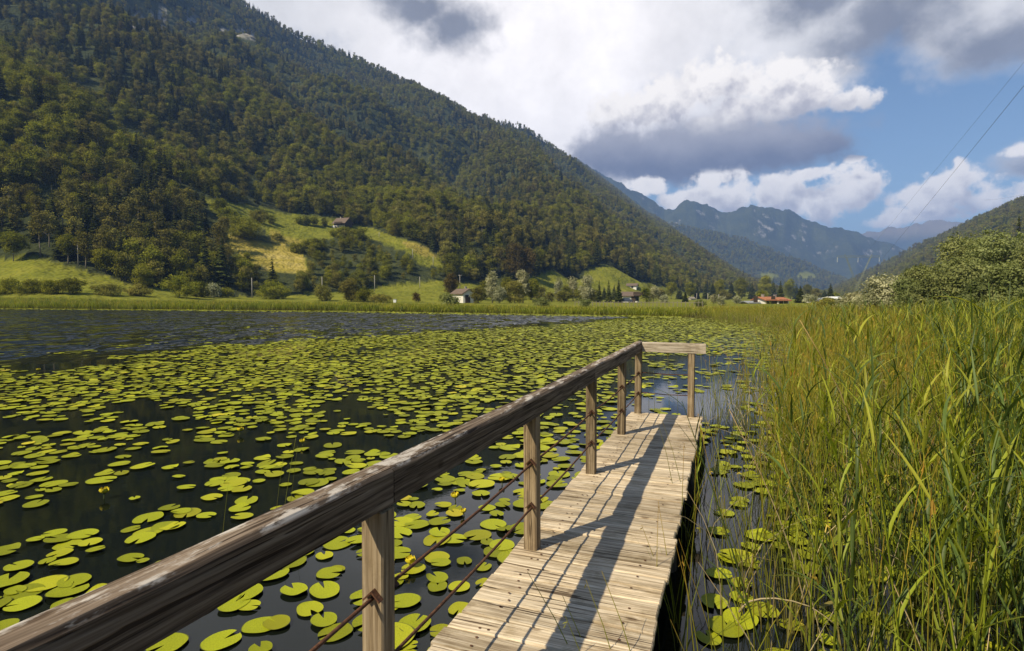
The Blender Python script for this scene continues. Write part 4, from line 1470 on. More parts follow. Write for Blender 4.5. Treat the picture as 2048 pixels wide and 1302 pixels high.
# ------------------------------------------------------------------ houses
def house(name, label, px, base, wpx, eave_py, ridge_py, depth, rz, wall, roof, wins=((0.3, 0.5),), overhang=0.5, chimney=True, door=True, lower=None, cat='house', ridge_along=True):
    """gabled house; front faces the lake; width and heights read from the photograph"""
    p = stand(px, base)
    D = p.y
    w = wpx / FPX * D
    he = HE + (HOR - eave_py) / FPX * D - p.z
    hr = HE + (HOR - ridge_py) / FPX * D - p.z
    o = thing(name, label, cat, p - Vector((0, 0, 0.1)), rz)
    hx, d = w / 2, depth
    mb = MB()
    if ridge_along:   # ridge parallel to the front
        mb.v = [(-hx, 0, -1), (hx, 0, -1), (hx, d, -1), (-hx, d, -1), (-hx, 0, he), (hx, 0, he), (hx, d, he), (-hx, d, he), (-hx, d / 2, hr), (hx, d / 2, hr)]
        mb.f = [(0, 1, 5, 4), (2, 3, 7, 6), (1, 2, 6, 9, 5), (3, 0, 4, 8, 7)]
    else:             # gable to the front
        mb.v = [(-hx, 0, -1), (hx, 0, -1), (hx, d, -1), (-hx, d, -1), (-hx, 0, he), (hx, 0, he), (hx, d, he), (-hx, d, he), (0, 0, hr), (0, d, hr)]
        mb.f = [(0, 1, 5, 8, 4), (2, 3, 7, 9, 6), (1, 2, 6, 5), (3, 0, 4, 7)]
    mb.build('wall', wall, o)
    rf = MB()
    t = 0.22
    ov = overhang
    if ridge_along:
        k = (hr - he) / (d / 2)
        for s in (0, 1):
            y0, y1 = (-ov, d / 2) if s == 0 else (d + ov, d / 2)
            z0, z1 = he - k * ov + 0.03, hr + 0.03
            a = [(-hx - ov, y0, z0), (hx + ov, y0, z0), (hx + ov, y1, z1), (-hx - ov, y1, z1)]
            b = [(q[0], q[1], q[2] + t) for q in a]
            i = len(rf.v)
            rf.v += a + b
            rf.f += [(i, i + 1, i + 2, i + 3), (i + 4, i + 5, i + 6, i + 7), (i, i + 1, i + 5, i + 4), (i + 1, i + 2, i + 6, i + 5), (i + 3, i, i + 4, i + 7), (i + 2, i + 3, i + 7, i + 6)]
    else:
        k = (hr - he) / hx
        for s in (-1, 1):
            x0 = s * (hx + ov)
            z0, z1 = he - k * ov + 0.03, hr + 0.03
            a = [(x0, -ov, z0), (0, -ov, z1), (0, d + ov, z1), (x0, d + ov, z0)]
            b = [(q[0], q[1], q[2] + t) for q in a]
            i = len(rf.v)
            rf.v += a + b
            rf.f += [(i, i + 1, i + 2, i + 3), (i + 4, i + 5, i + 6, i + 7), (i, i + 1, i + 5, i + 4), (i + 1, i + 2, i + 6, i + 5), (i + 3, i, i + 4, i + 7), (i + 2, i + 3, i + 7, i + 6)]
    ro = rf.build('roof', roof, o)
    if chimney:
        cx, cy = (-hx * 0.4, d * 0.5) if ridge_along else (hx * 0.3, d * 0.4)
        MB().box((cx, cy, hr + 0.1), (0.5, 0.5, 1.4)).box((cx, cy, hr + 0.86), (0.65, 0.65, 0.1)).build('chimney', M['stonewall'], ro)
    for (fx, fz) in wins:
        fr = MB()
        ww, wh = 1.0, 1.25
        xx, zz = -hx + fx * w, fz * he
        for s in (-1, 1):
            fr.box((xx + s * (ww / 2), -0.02, zz), (0.1, 0.1, wh + 0.1))
        fr.box((xx, -0.02, zz + wh / 2), (ww - 0.1, 0.1, 0.1)).box((xx, -0.02, zz - wh / 2), (ww - 0.1, 0.12, 0.1))
        f = fr.build('window', M['darkwood'], o)
        MB().box((xx, -0.012, zz), (ww - 0.1, 0.03, wh - 0.1)).build('pane', M['glass'], f)
    if door:
        MB().box((hx * 0.25, -0.03, 1.0), (1.1, 0.08, 2.2)).build('door', M['darkwood'], o)
    if lower:
        MB().box((0, -0.06, lower / 2 - 0.5), (w + 0.1, 0.14, lower + 1)).build('stone_base', M['stonewall'], o)
    return o


h1 = house('white_house', 'tall narrow white house with tiled roof at the lake shore', 938, 606, 25, 586, 578, 9, R_(28), M['plaster'], M['roof_brown'], ((0.32, 0.62),), 0.5, True, False, cat='house', ridge_along=False)
MB().box((-0.4, -0.05, 0.9), (1.6, 0.1, 1.9)).build('barn_opening', M['darkwood'], h1)
h2 = house('lakeside_house', 'white house with brown roof right of the three dark spruces', 1262, 605, 32, 591.5, 584, 8, R_(-10), M['plaster'], M['roof_brown'], ((0.62, 0.6), (0.85, 0.6)), 0.45, False, True)
MB().box((2.4, -1.0, 2.55), (3.6, 1.6, 0.15)).box((2.4, -1.75, 3.0), (3.6, 0.06, 0.8)).build('balcony', M['darkwood'], h2)
house('upper_house', 'small white house with brown roof high on the bright meadow', 1262, 577, 20, 571, 567, 6, R_(-20), M['plaster'], M['roof_brown'], ((0.6, 0.55),), 0.6, False, False)
house('red_roofed_house', 'long white house with orange red roof beyond the reeds, left wing', 1543, 609, 24, 600, 594.5, 6, R_(8), M['plaster'], M['roof_red'], ((0.2, 0.6), (0.5, 0.6), (0.8, 0.6)), 0.5, True, True)
house('red_roofed_wing', 'white house with orange red roof joined at the right of the long one', 1567, 609, 22, 600.5, 595.5, 6, R_(8), M['plaster'], M['roof_red'], ((0.25, 0.6), (0.7, 0.6)), 0.5, True, False)
house('dark_shed', 'low dark shed left of the red roofed house', 1508, 610, 22, 606, 603, 5, R_(5), M['darkwood'], M['roof_grey'], (), 0.3, False, True, cat='shed')
house('grey_roofed_building', 'low building with long grey roof right of the red roofed house', 1642, 608, 26, 602, 597, 9, R_(-5), M['plaster'], M['roof_grey'], ((0.3, 0.6), (0.7, 0.6)), 0.4, False, False, cat='building')
house('white_building', 'white building with pale flat roof near the pylon', 1684, 607, 26, 597, 594, 10, R_(-6), M['plaster'], M['whitepaint'], ((0.2, 0.6), (0.5, 0.6), (0.8, 0.6)), 0.3, False, False, cat='building')
house('field_hut', 'small hut with pale roof in the bright meadow by the spruces', 1386, 600, 9, 597, 594, 4, R_(10), M['stonewall'], M['fence'], (), 0.3, False, False, cat='hut')
ch = house('hillside_chalet', 'brown roofed chalet with stone base high in the hillside meadow', 681, 458, 25, 446, 436, 7, R_(-18), M['darkwood'], M['roof_brown'], ((0.3, 0.72), (0.7, 0.72)), 0.8, True, False, lower=1.8)
MB().box((0.6, -0.9, 2.5), (5.0, 1.6, 0.14)).box((0.6, -1.66, 2.95), (5.0, 0.06, 0.75)).build('balcony', M['darkwood'], ch)
MB().box((-2.3, -1.3, 0.5), (1.6, 1.8, 1.6), None, 0.1).build('whitewashed_annex', M['plaster'], ch)


def pole(px, base, top, lab, lean=0.0, arm=False):
    p = stand(px, base)
    h = HE + (HOR - top) / FPX * p.y - p.z
    o = thing('utility_pole', lab, 'pole', p - Vector((0, 0, 0.1)), random.uniform(-0.3, 0.3), 'utility poles across the meadows')
    MB().tube([(0, 0, -0.4), (lean * h * 0.5, 0, h * 0.5), (lean * h, 0, h)], [0.15, 0.13, 0.10], 7).build('shaft', M['pole'], o, True)
    if arm:
        mb = MB().box((lean * h, 0, h - 0.35), (1.3, 0.09, 0.10))
        a = mb.build('cross_arm', M['pole'], o)
        for s in (-0.55, 0, 0.55):
            MB().tube([(lean * h + s, 0, h - 0.29), (lean * h + s, 0, h - 0.10)], 0.05, 6).build('insulator', M['whitepaint'], a)


pole(160, 533, 489, 'grey utility pole on the crest of the left meadow')
pole(505, 596, 555, 'pale utility pole on the plain before the dark wood, left of the free standing spruce')
pole(645, 594, 553, 'pale utility pole rising behind the round bush on the plain')
pole(750, 583, 550, 'thin utility pole before the copse in the middle of the plain')
pole(840, 577, 553, 'utility pole in the meadow to the left of the white house')
pole(920, 578, 549, 'utility pole behind the white house', 0, True)
pole(867, 535, 513, 'utility pole at the lower tip of the far hillside meadow')
pole(826, 520, 498, 'utility pole on the strip of meadow above the copse')
pole(760, 476, 465, 'small utility pole high on the hillside meadow right of the chalet')
pole(343, 558, 545, 'utility pole top showing over the shore bushes', 0, False)
pole(1089, 602, 578, 'utility pole in the bright meadow between the poplars')
pole(1342, 598, 582, 'utility pole at the left of the bright meadow')
pole(1393, 601, 586, 'utility pole before the clump of field spruces')
pole(1415, 601, 586, 'utility pole right of the clump of field spruces')
pole(1437, 602, 588, 'utility pole by the olive tree at the meadow end')
pole(1512, 604, 590, 'utility pole left of the red roofed house')

# pasture fence by the shore
f0, f1 = hit(1150, 612), hit(1405, 614)
fence = thing('pasture_fence', 'low post and rail fence along the far bank', 'fence', f0)
nP = 34
for i in range(nP):
    t = i / (nP - 1)
    x, y = f0.x * (1 - t) + f1.x * t, f0.y * (1 - t) + f1.y * t
    z = float(height(x, y))
    MB().box((0, 0, 0.5), (0.09, 0.09, 1.0)).build('post', M['fence'], fence, loc=(x - f0.x, y - f0.y, z - f0.z))
for zz in (0.75,):
    for i in range(0, nP - 1, 3):
        j = min(i + 3, nP - 1)
        q_ = []
        for t in (i / (nP - 1), j / (nP - 1)):
            x, y = f0.x * (1 - t) + f1.x * t, f0.y * (1 - t) + f1.y * t
            q_.append((x - f0.x, y - f0.y - 0.09, float(height(x, y)) - f0.z + zz))
        MB().tube(q_, 0.035, 5).build('rail', M['fence'], fence)


def car(px, base, lab, rz, paint):
    p = stand(px, base)
    o = thing('parked_car', lab, 'car', p, rz)
    side = [(-2.1, 0.35), (2.1, 0.35), (2.15, 0.75), (1.9, 0.9), (1.1, 0.97), (0.55, 1.42), (-1.1, 1.45), (-1.75, 1.0), (-2.1, 0.9)]
    mb = MB()
    n = len(side)
    for s in (-1, 1):
        for (x, z) in side:
            mb.v.append((x, s * (0.84 if z < 1.1 else 0.70), z))
    mb.f = [tuple(range(n - 1, -1, -1)), tuple(range(n, 2 * n))] + [(i, (i + 1) % n, n + (i + 1) % n, n + i) for i in range(n)]
    mb.build('body', paint, o)
    for s in (-1, 1):
        MB().face([(0.95, s * 0.80, 1.0), (0.5, s * 0.735, 1.36), (-1.0, s * 0.735, 1.38), (-1.5, s * 0.80, 1.02)][::s]).build('side_window', M['glass'], o)
        for x in (-1.3, 1.3):
            MB().tube([(x, s * 0.66, 0.32), (x, s * 0.87, 0.32)], 0.32, 12).build('wheel', M['tyre'], o)
    MB().face([(1.13, -0.68, 0.99), (1.13, 0.68, 0.99), (0.60, 0.62, 1.40), (0.60, -0.62, 1.40)]).build('windscreen', M['glass'], o)


car(1250, 607, 'dark blue car parked before the white lakeside house', R_(170), M['carpaint'])

# pylon with forked head and its wires
D_PY = 290.0
pb = W(1713, 612, D_PY)
pb.z = float(height(pb.x, pb.y))
ztop = HE + (HOR - 515) / FPX * D_PY
zfork = HE + (HOR - 568) / FPX * D_PY
py_ = thing('power_pylon', 'thin lattice pylon with V shaped head in the middle of the valley', 'pylon', pb)
xs_ = lambda px: (px - 1713) / FPX * D_PY
hgt_, fz_ = ztop - pb.z, zfork - pb.z
mast = MB()
for s in (-1, 1):
    for t in (-1, 1):
        mast.tube([(s * 1.1, t * 1.1, -0.5), (s * 0.45, t * 0.45, fz_)], 0.045, 4)
for k in range(8):
    z0, z1 = fz_ * k / 8, fz_ * (k + 1) / 8
    w0, w1 = 1.1 - 0.65 * k / 8, 1.1 - 0.65 * (k + 1) / 8
    for s in (-1, 1):
        mast.tube([(-w0, s * w0, z0), (w1, s * w1, z1)], 0.022, 3)
        mast.tube([(s * w0, -w0, z0), (s * w1, w1, z1)], 0.022, 3)
mast.build('mast', M['steel'], py_)
for s, tx in ((-1, xs_(1690)), (1, xs_(1737))):
    arm_ = MB()
    for t in (-0.35, 0.35):
        arm_.tube([(s * 0.3, t, fz_), (tx, t, hgt_)], 0.05, 4)
        arm_.tube([(s * 0.9, t, fz_ + 0.2), (tx + s * 0.9, t, hgt_ + 1.6)], 0.05, 4)
    for k in range(7):
        t0 = k / 7
        arm_.tube([(s * 0.3 + (tx - s * 0.3) * t0, -0.35, fz_ + (hgt_ - fz_) * t0), (s * 0.9 + (tx - 0) * (t0 + 0.14), 0.35, fz_ + (hgt_ - fz_) * (t0 + 0.14))], 0.022, 3)
    arm_.build('fork_arm', M['steel'], py_)
bar = MB()
x0, x1 = xs_(1671), xs_(1756)
for t in (-0.35, 0.35):
    for dz in (0, 0.7):
        bar.tube([(x0, t, hgt_ + dz), (x1, t, hgt_ + dz)], 0.045, 4)
for k in range(16):
    xa, xb = x0 + (x1 - x0) * k / 16, x0 + (x1 - x0) * (k + 1) / 16
    bar.tube([(xa, 0.35, hgt_), (xb, 0.35, hgt_ + 0.7)], 0.02, 3)
bar.build('cross_bar', M['steel'], py_)
for xx in (x0 + 0.2, 0, x1 - 0.2):
    MB().tube([(xx, 0, hgt_), (xx, 0, hgt_ - 2.4)], 0.06, 6).build('insulator', M['whitepaint'], py_)


def wire(pa, pb_, sag, r, lab, px_=None):
    pts = []
    for k in range(25):
        t = k / 24
        q_ = pa.lerp(pb_, t)
        q_.z -= sag * 4 * t * (1 - t)
        pts.append(q_)
    mb = MB().tube(pts, r, 5)
    o = mb.build('power_wire', M['wire'], None)
    tag(o, lab, 'wire', 'power wires crossing the valley')


tipR = Vector((pb.x + x1 - 0.2, pb.y, pb.z + hgt_ - 2.4))
mid = Vector((pb.x, pb.y, pb.z + hgt_ - 2.4))


def through(px, py, D, tip):
    """carry a wire from the pylon through the sight line at depth D and on overhead"""
    a = W(px, py, D)
    return a + (a - tip) * 0.35


wire(through(2048, 146, 60, tipR), tipR, 0.6, 0.022, 'power wire lower of the pair running from the sky to the pylon')
wire(through(2048, 98, 75, mid), mid, 0.8, 0.014, 'thin power wire upper of the pair running from the sky to the pylon')
wire(W(2300, 300, 140), W(1960, 402, 420), 3.0, 0.03, 'thin power wire crossing the right hand hill')
# second pylon far up on the right slope
p2 = hit(1826, 470)
py2 = thing('hill_pylon', 'small pale pylon on the shoulder of the right slope', 'pylon', p2)
hh = 22 / FPX * p2.y
m2 = MB()
for s in (-1, 1):
    for t in (-1, 1):
        m2.tube([(s * 2.2, t * 2.2, -1), (s * 0.5, t * 0.5, hh)], 0.22, 4)
for k in range(6):
    w0, w1 = 2.2 - 1.7 * k / 6, 2.2 - 1.7 * (k + 1) / 6
    m2.tube([(-w0, -w0, hh * k / 6), (w1, -w1, hh * (k + 1) / 6)], 0.15, 3)
    m2.tube([(w0, -w0, hh * k / 6), (-w1, -w1, hh * (k + 1) / 6)], 0.15, 3)
m2.build('mast', M['pole'], py2)
m3 = MB()
for zz, ww in ((0.62, 4.0), (0.78, 5.0), (0.93, 3.6)):
    m3.box((0, 0, hh * zz), (ww * 2, 0.4, 0.45))
m3.build('cross_bar', M['pole'], py2)
# small white box standing in the shore meadow
wb = hit(790, 606)
bx_ = thing('white_box', 'small white box standing in the shore meadow left of the white house', 'box', wb)
MB().box((0, 0, 0.55), (0.75, 0.6, 0.9), None, 0.03).build('body', M['whitepaint'], bx_)
MB().box((0, 0, 1.04), (0.9, 0.75, 0.08)).build('lid', M['roof_grey'], bx_)

# ------------------------------------------------------------------ lily pads
def pad_mesh(seed, mat, oval, notch, curl):
    """leaf of radius 1: deep notch, rounded lobes, faint dish, one part of the rim sometimes lifted"""
    rr = random.Random(seed)
    mb = MB()
    n = 22
    a0, a1 = notch, 2 * math.pi - notch
    ph, ph2 = rr.uniform(0, 6.28), rr.uniform(0, 6.28)

    def rim(t):
        an = a0 + (a1 - a0) * t
        edge = min(t, 1 - t)
        r = 1.0 * (0.90 + 0.10 * min(1, edge / 0.08)) + 0.02 * math.sin(5 * an + ph)
        return an, r
    mb.v.append((0.12, 0, 0))
    for ring in (0.5, 0.93, 1.0):
        for j in range(n + 1):
            an, r = rim(j / n)
            lift = curl * max(0, math.cos(an - ph2)) ** 6 * ring ** 3
            z = 0.012 * math.sin(3 * an + ph) * ring + lift + (0.012 if ring == 1.0 else 0.0)
            mb.v.append((math.cos(an) * r * ring, math.sin(an) * r * ring * oval, z))
    for j in range(n):
        mb.f.append((0, 1 + j, 2 + j))
        for k in range(2):
            b = 1 + k * (n + 1)
            mb.f.append((b + j, b + n + 1 + j, b + n + 2 + j, b + 1 + j))
    return mb.mesh('lily_pad', mat, True)


PADS = [pad_mesh(s, M['lily_yellow'] if s in (8,) else M['lily'], (0.80, 0.86, 0.92, 0.84, 0.78, 0.9, 0.82, 0.88, 0.85)[s], (0.16, 0.22, 0.12, 0.3, 0.18, 0.10, 0.26, 0.20, 0.2)[s], (0, 0, 0, 0.10, 0, 0.05, 0, 0.22, 0.08)[s]) for s in range(9)]
pad_col = proto_collection('pad_prototypes', PADS)
UPX = [-900, -400, 0, 150, 300, 420, 560, 700, 900, 1100, 1200, 1320, 1420, 1600]
UPY = [800, 765, 748, 737, 708, 694, 683, 674, 662, 651, 643, 636.5, 633, 632]


def lily_points():
    Y, yv = [], 2.2
    while yv < 58:
        Y.append(yv)
        yv += float(np.interp(yv, [3, 7, 12, 30], [0.20, 0.225, 0.245, 0.26]))
    pts = []
    for yy in Y:
        sp = float(np.interp(yy, [3, 7, 12, 30], [0.20, 0.225, 0.245, 0.26]))
        x0, x1 = -1.35 * yy - 1.5, min(0.75 * yy + 1, 20)
        xx = np.arange(x0, x1, sp)
        pts.append(np.stack([xx + rng.uniform(-0.42, 0.42, len(xx)) * sp, yy + rng.uniform(-0.42, 0.42, len(xx)) * sp], 1))
    P = np.concatenate(pts)
    x, y = P[:, 0], P[:, 1]
    px, py = to_px(x, y, np.zeros(len(x)))
    U = np.interp(px, UPX, UPY)
    n1 = fbm(x / 1.0, y / 1.0, 3, 0.55, 21)
    n1 = np.argsort(np.argsort(n1)) / len(n1)
    n2 = fbm(x / 6, y / 6, 2, 0.5, 25) - 0.5
    mixu = n1 * 0.62 + rng.random(len(x)) * 0.38
    d = np.interp(py, [635, 690, 720, 800, 900, 1000, 1080, 1160, 1302], [0.95, 0.84, 0.74, 0.58, 0.44, 0.42, 0.42, 0.40, 0.40])
    d = d + n2 * np.interp(py, [900, 1050], [0.5, 0.15])
    d = d + np.interp(px, [0, 300, 700], [0.16, 0.0, 0.0]) * (py > 745)
    rail = px > (1294 - py) * 2.08 + 60      # right of the handrail as seen
    tri = (px > 200) & (py > 800) & rail & (px < 1300)
    d = np.where(tri, np.interp(py, [1000, 1200], [0.70, 0.66]) + n2 * 0.1, d)
    d = np.where((px > 1240) & (px < 1640) & (py > 712) & (py < 850), 0.36 + n2 * 0.5, d)
    d = np.where((px > 1380) & (py > 850), np.where(py < 1010, 0.58, 0.55), d)
    top = py - U - (n1 - 0.5) * 16 * np.clip(20 / np.maximum(y, 8), 0.4, 2)
    d = np.where(top < 0, np.where((top > -55) & (px < 1000), 0.07 * np.clip(1 + top / 55, 0, 1) * (1 + 2 * (n1 < 0.3)), 0), d)
    near_r = (px > 1380) & (py > 850)
    mixu = np.where(tri | near_r, n1 * 0.15 + rng.random(len(x)) * 0.85, mixu)
    keep = mixu < d
    # leave the pier's own footprint and its right side shadow strip free
    rel = np.stack([x - pl0.x, y - pl0.y], 1)
    u = rel @ np.array([R_DIR.x, R_DIR.y])
    v = rel @ np.array([E_DIR.x, E_DIR.y])
    keep &= ~((u > -0.02) & (u < WID + 0.22) & (v < LEN_F + 0.1) & (v > -5))
    keep &= shore_sd(x, y) < -1.0
    return P[keep], px[keep], py[keep], u[keep], v[keep]


LP, Lpx, Lpy, Lu, Lv = lily_points()
# thin band of pads along the far shore
xb = np.concatenate([rng.uniform(-150, 18, 18000)])
yb = np.interp(xb, SHX, SHY) - np.abs(rng.normal(0, 1, len(xb))) * np.interp(xb, [-110, -30, 18], [1.0, 3.2, 2.2]) - 0.2 + (fbm(xb / 9, xb * 0, 3, 0.5, 33) - 0.5) * 2
nL = len(LP)
Lr = np.clip(rng.normal(0.106, 0.026, nL), 0.05, 0.16) * np.interp(LP[:, 1], [3, 6, 10, 25], [1.0, 1.0, 1.02, 1.1])
Lidx = rng.integers(0, 8, nL)
Lidx = np.where(rng.random(nL) < 0.010, 8, Lidx)
Lz = 0.010 + rng.uniform(0, 0.012, nL)
tl_ = np.where(rng.random(nL) < 0.07, 0.09, 0.022)
Lrot = np.stack([rng.normal(0, 1, nL) * tl_, rng.normal(0, 1, nL) * tl_, rng.uniform(0, 6.28, nL)], 1)
# neighbours that overlap a pad must not cut it: lift by order
infr = (Lpx > 5) & (Lpx < 2043) & (Lpy < 1296)
score = np.where(infr, Lr / LP[:, 1], 0)
bigL = np.argsort(-score)[:300]
restL = np.ones(nL, bool)
restL[bigL] = False
LANDMARKS = [(908, 1012, 'the flower by the upper rod'), (816, 1150, 'the flower right of the nearest post'), (475, 872, 'the flower left of the rail middle'),
             (196, 1003, 'the flower far left of the rail'), (600, 895, 'the flower out from the rail joint'), (424, 1115, 'the lone rush left of the rail'),
             (1035, 1120, 'the foot of the second post'), (1165, 965, 'the foot of the third post'), (1232, 878, 'the foot of the fourth post'),
             (1425, 940, 'the slanting pile at the pier end'), (10, 1215, 'the left picture edge, nearest the rail'), (1505, 1250, 'the low arching dry stalk')]
near_label = {}
for (lx, ly, lt) in LANDMARKS:
    q_ = onwater(lx, ly)
    for i in bigL[np.argsort(np.hypot(LP[bigL, 0] - q_.x, LP[bigL, 1] - q_.y))]:
        if i not in near_label and Lidx[i] != 8:
            near_label[i] = 'green lily pad floating closest to ' + lt
            break
for i in bigL:
    yel = Lidx[i] == 8
    right = Lu[i] > WID
    between = (not right) and (-1.25 < Lu[i] <= 0)
    if yel:
        lab, grp = 'yellowing lily pad floating among green ones', 'yellowing lily pads'
    elif right:
        lab, grp = 'green lily pad floating among the reed stems right of the pier', 'lily pads right of the pier'
    elif between:
        lab, grp = 'green lily pad floating close beside the left edge of the pier', 'lily pads close beside the pier'
    else:
        lab, grp = 'green notched lily pad floating on dark water out to the left of the pier', 'lily pads left of the pier'
    if i in near_label:
        lab = near_label[i]
    elif not yel and Lr[i] < 0.085:
        lab = lab.replace('green', 'small green', 1)
    elif not yel and Lr[i] > 0.135:
        lab = lab.replace('green', 'large green', 1)
    o = bpy.data.objects.new('lily_pad', PADS[Lidx[i]])
    link(o)
    o.location = (LP[i, 0], LP[i, 1], Lz[i])
    o.rotation_euler = tuple(Lrot[i])
    o.scale = (Lr[i], Lr[i], Lr[i])
    tag(o, lab, 'lily pad', grp)
allP = np.concatenate([np.column_stack([LP[restL], Lz[restL]]), np.column_stack([xb, yb, np.full(len(xb), 0.015)])])
nb = len(xb)
scl_ = np.concatenate([Lr[restL], rng.uniform(0.16, 0.26, nb)])
scatter('lily_pads', allP, np.concatenate([Lrot[restL], np.stack([rng.normal(0, .05, nb), rng.normal(0, .05, nb), rng.uniform(0, 6.28, nb)], 1)]),
        np.repeat(scl_[:, None], 3, 1), np.concatenate([Lidx[restL], rng.integers(0, 8, nb)]), pad_col, 'wide carpet of small lily pads covering the lake out to the far shore', 'lily pads')


def flower(px, py, lab, s=1.0):
    p = onwater(px, py)
    o = thing('water_lily_flower', lab, 'flower', (p.x, p.y, 0), random.uniform(0, 6), 'yellow water lily flowers')
    hgt = 0.045 * s
    MB().tube([(0.02, 0, -0.1), (0.005, 0, hgt * 0.5), (0, 0, hgt)], 0.006, 5).build('stalk', M['stalk'], o)
    pm = None
    for k in range(5):
        an = k * 2 * math.pi / 5
        if pm is None:
            mb = MB()
            rows = [(0.004, 0.006, 0.0), (0.020, 0.018, 0.004), (0.030, 0.020, 0.020), (0.027, 0.010, 0.038)]
            for (r, w, z) in rows:
                mb.v += [(r, -w, z), (r + 0.004, 0, z - 0.003), (r, w, z)]
            for j in range(3):
                b = j * 3
                mb.f += [(b, b + 3, b + 4, b + 1), (b + 1, b + 4, b + 5, b + 2)]
            pm = mb.mesh('petal', M['petal'], True)
        q_ = bpy.data.objects.new('petal', pm)
        link(q_, o)
        q_.location = (0, 0, hgt)
        q_.rotation_euler = (0, 0, an)
        q_.scale = (s, s, s)
    MB().tube([(0, 0, hgt), (0, 0, hgt + 0.012 * s), (0, 0, hgt + 0.022 * s)], [0.010 * s, 0.012 * s, 0.014 * s], 8).build('flower_centre', M['petal'], o)


flower(908, 1012, 'yellow water lily flower by the upper rod between the second post and the rail', 1.3)
flower(816, 1150, 'yellow water lily flower on a big pad just right of the nearest post', 1.2)
flower(925, 1040, 'yellow water lily flower below another, left of the second post', 0.9)
flower(475, 872, 'yellow water lily flower amid the open pads left of the rail middle', 1.4)
flower(196, 1003, 'yellow water lily flower amid pads far left of the rail', 1.4)
flower(72, 746, 'yellow water lily flower at the upper left edge of the pads', 1.5)
flower(600, 895, 'yellow water lily flower near the rail joint, out on the water', 1.2)
flower(1003, 975, 'small yellow water lily flower behind the second post', 1.0)


# ------------------------------------------------------------------ reeds
def rush_mesh(seed, n=3, h=1.7, mat='rush', lean=0.12, r=0.0042, brk=0.0):
    rr = random.Random(seed)
    mb = MB()
    for k in range(n):
        x, y = rr.uniform(-0.05, 0.05) * n ** 0.5, rr.uniform(-0.05, 0.05) * n ** 0.5
        H = h * rr.uniform(0.72, 1.12)
        an, ln = rr.uniform(0, 6.28), rr.uniform(0, lean)
        cv = rr.uniform(0, 0.12)
        pts, rad = [], []
        for j in range(5):
            t = j / 4
            o = ln * t * H + cv * t * t * H
            z = H * t * (1 - 0.25 * ln)
            if brk and t > 0.6:
                o += (t - 0.6) * H * brk
                z -= (t - 0.6) * H * brk * 0.9
            pts.append((x + math.cos(an) * o, y + math.sin(an) * o, z - (0.25 if j == 0 else 0)))
            rad.append(r * (1.1 - 0.75 * t))
        mb.tube(pts, rad, 3, False)
        if rr.random() < 0.5 and mat == 'rush':      # small drooping seed tuft
            p = Vector(pts[-1]) - Vector((0, 0, 0.05))
            for q in range(4):
                a2 = rr.uniform(0, 6.28)
                e = p + Vector((math.cos(a2) * 0.014, math.sin(a2) * 0.014, rr.uniform(-0.05, 0.03)))
                mb.face([p, p + Vector((0.004, 0.003, 0.01)), e, e - Vector((0.003, 0.004, 0.006))])
    return mb.mesh('rush', M[mat], True)


def blade(mb, p, an, L, w, up, bend, seg=5, twist=0.0):
    """arching strap leaf, folded along its midrib"""
    ca, sa = math.cos(an), math.sin(an)
    pos = Vector(p)
    el_ = up
    i = len(mb.v)
    for j in range(seg + 1):
        t = j / seg
        ww = w * (0.55 + 0.45 * min(1, t * 4)) * (1 - t ** 2.2) + 0.0006
        s = Vector((-sa, ca, 0)) * ww * 0.5
        up_v = Vector((-ca * math.sin(el_), -sa * math.sin(el_), math.cos(el_)))
        mb.v += [tuple(pos + s + up_v * ww * 0.16), tuple(pos), tuple(pos - s + up_v * ww * 0.16)]
        pos = pos + Vector((ca * math.cos(el_), sa * math.cos(el_), math.sin(el_))) * (L / seg)
        el_ -= bend / seg
    for j in range(seg):
        b = i + j * 3
        mb.f += [(b, b + 1, b + 4, b + 3), (b + 1, b + 2, b + 5, b + 4)]


def reed_mesh(seed, h=2.0, mat='reed', leaves=8, plume=False):
    rr = random.Random(seed)
    mb = MB()
    an0, ln = rr.uniform(0, 6.28), rr.uniform(0.02, 0.16)
    P = lambda t: Vector((math.cos(an0) * ln * t * t * h, math.sin(an0) * ln * t * t * h, t * h))
    mb.tube([P(t) - Vector((0, 0, 0.25 if t == 0 else 0)) for t in (0, 0.25, 0.5, 0.75, 1.0)], [0.0055, 0.005, 0.0045, 0.0035, 0.0015], 3, False)
    for k in range(leaves):
        t = 0.22 + 0.76 * k / (leaves - 1)
        an = an0 + (math.pi if k % 2 else 0) + rr.uniform(-0.7, 0.7)
        blade(mb, P(t), an, rr.uniform(0.24, 0.44) * (1.1 - 0.3 * t), rr.uniform(0.010, 0.018), rr.uniform(1.0, 1.42), rr.uniform(0.2, 1.25))
    return mb.mesh('reed', M[mat], True)


def sedge_mesh(seed, h=1.2, mat='reed', n=5):
    rr = random.Random(seed)
    mb = MB()
    for k in range(n):
        blade(mb, (rr.uniform(-.05, .05), rr.uniform(-.05, .05), -0.2), rr.uniform(0, 6.28), h * rr.uniform(0.7, 1.15), rr.uniform(0.005, 0.010), rr.uniform(1.32, 1.55), rr.uniform(0.1, 0.7), 6)
    return mb.mesh('sedge', M[mat], True)


REEDS = [rush_mesh(100 + s, 3, 1.6) for s in range(6)] + \
        [rush_mesh(110 + s, 2, 1.25, 'straw', 0.45, 0.0045, 0.5 * (s % 2)) for s in range(4)] + \
        [reed_mesh(120 + s, 1.9, 'reed') for s in range(5)] + \
        [reed_mesh(130 + s, 2.0, 'reed_dark', 9) for s in range(3)] + \
        [sedge_mesh(140 + s, 1.35, 'reed', 5) for s in range(4)]
NR, NS, NG, ND, NE = range(0, 6), range(6, 10), range(10, 15), range(15, 18), range(18, 22)
reed_col = proto_collection('reed_prototypes', REEDS)

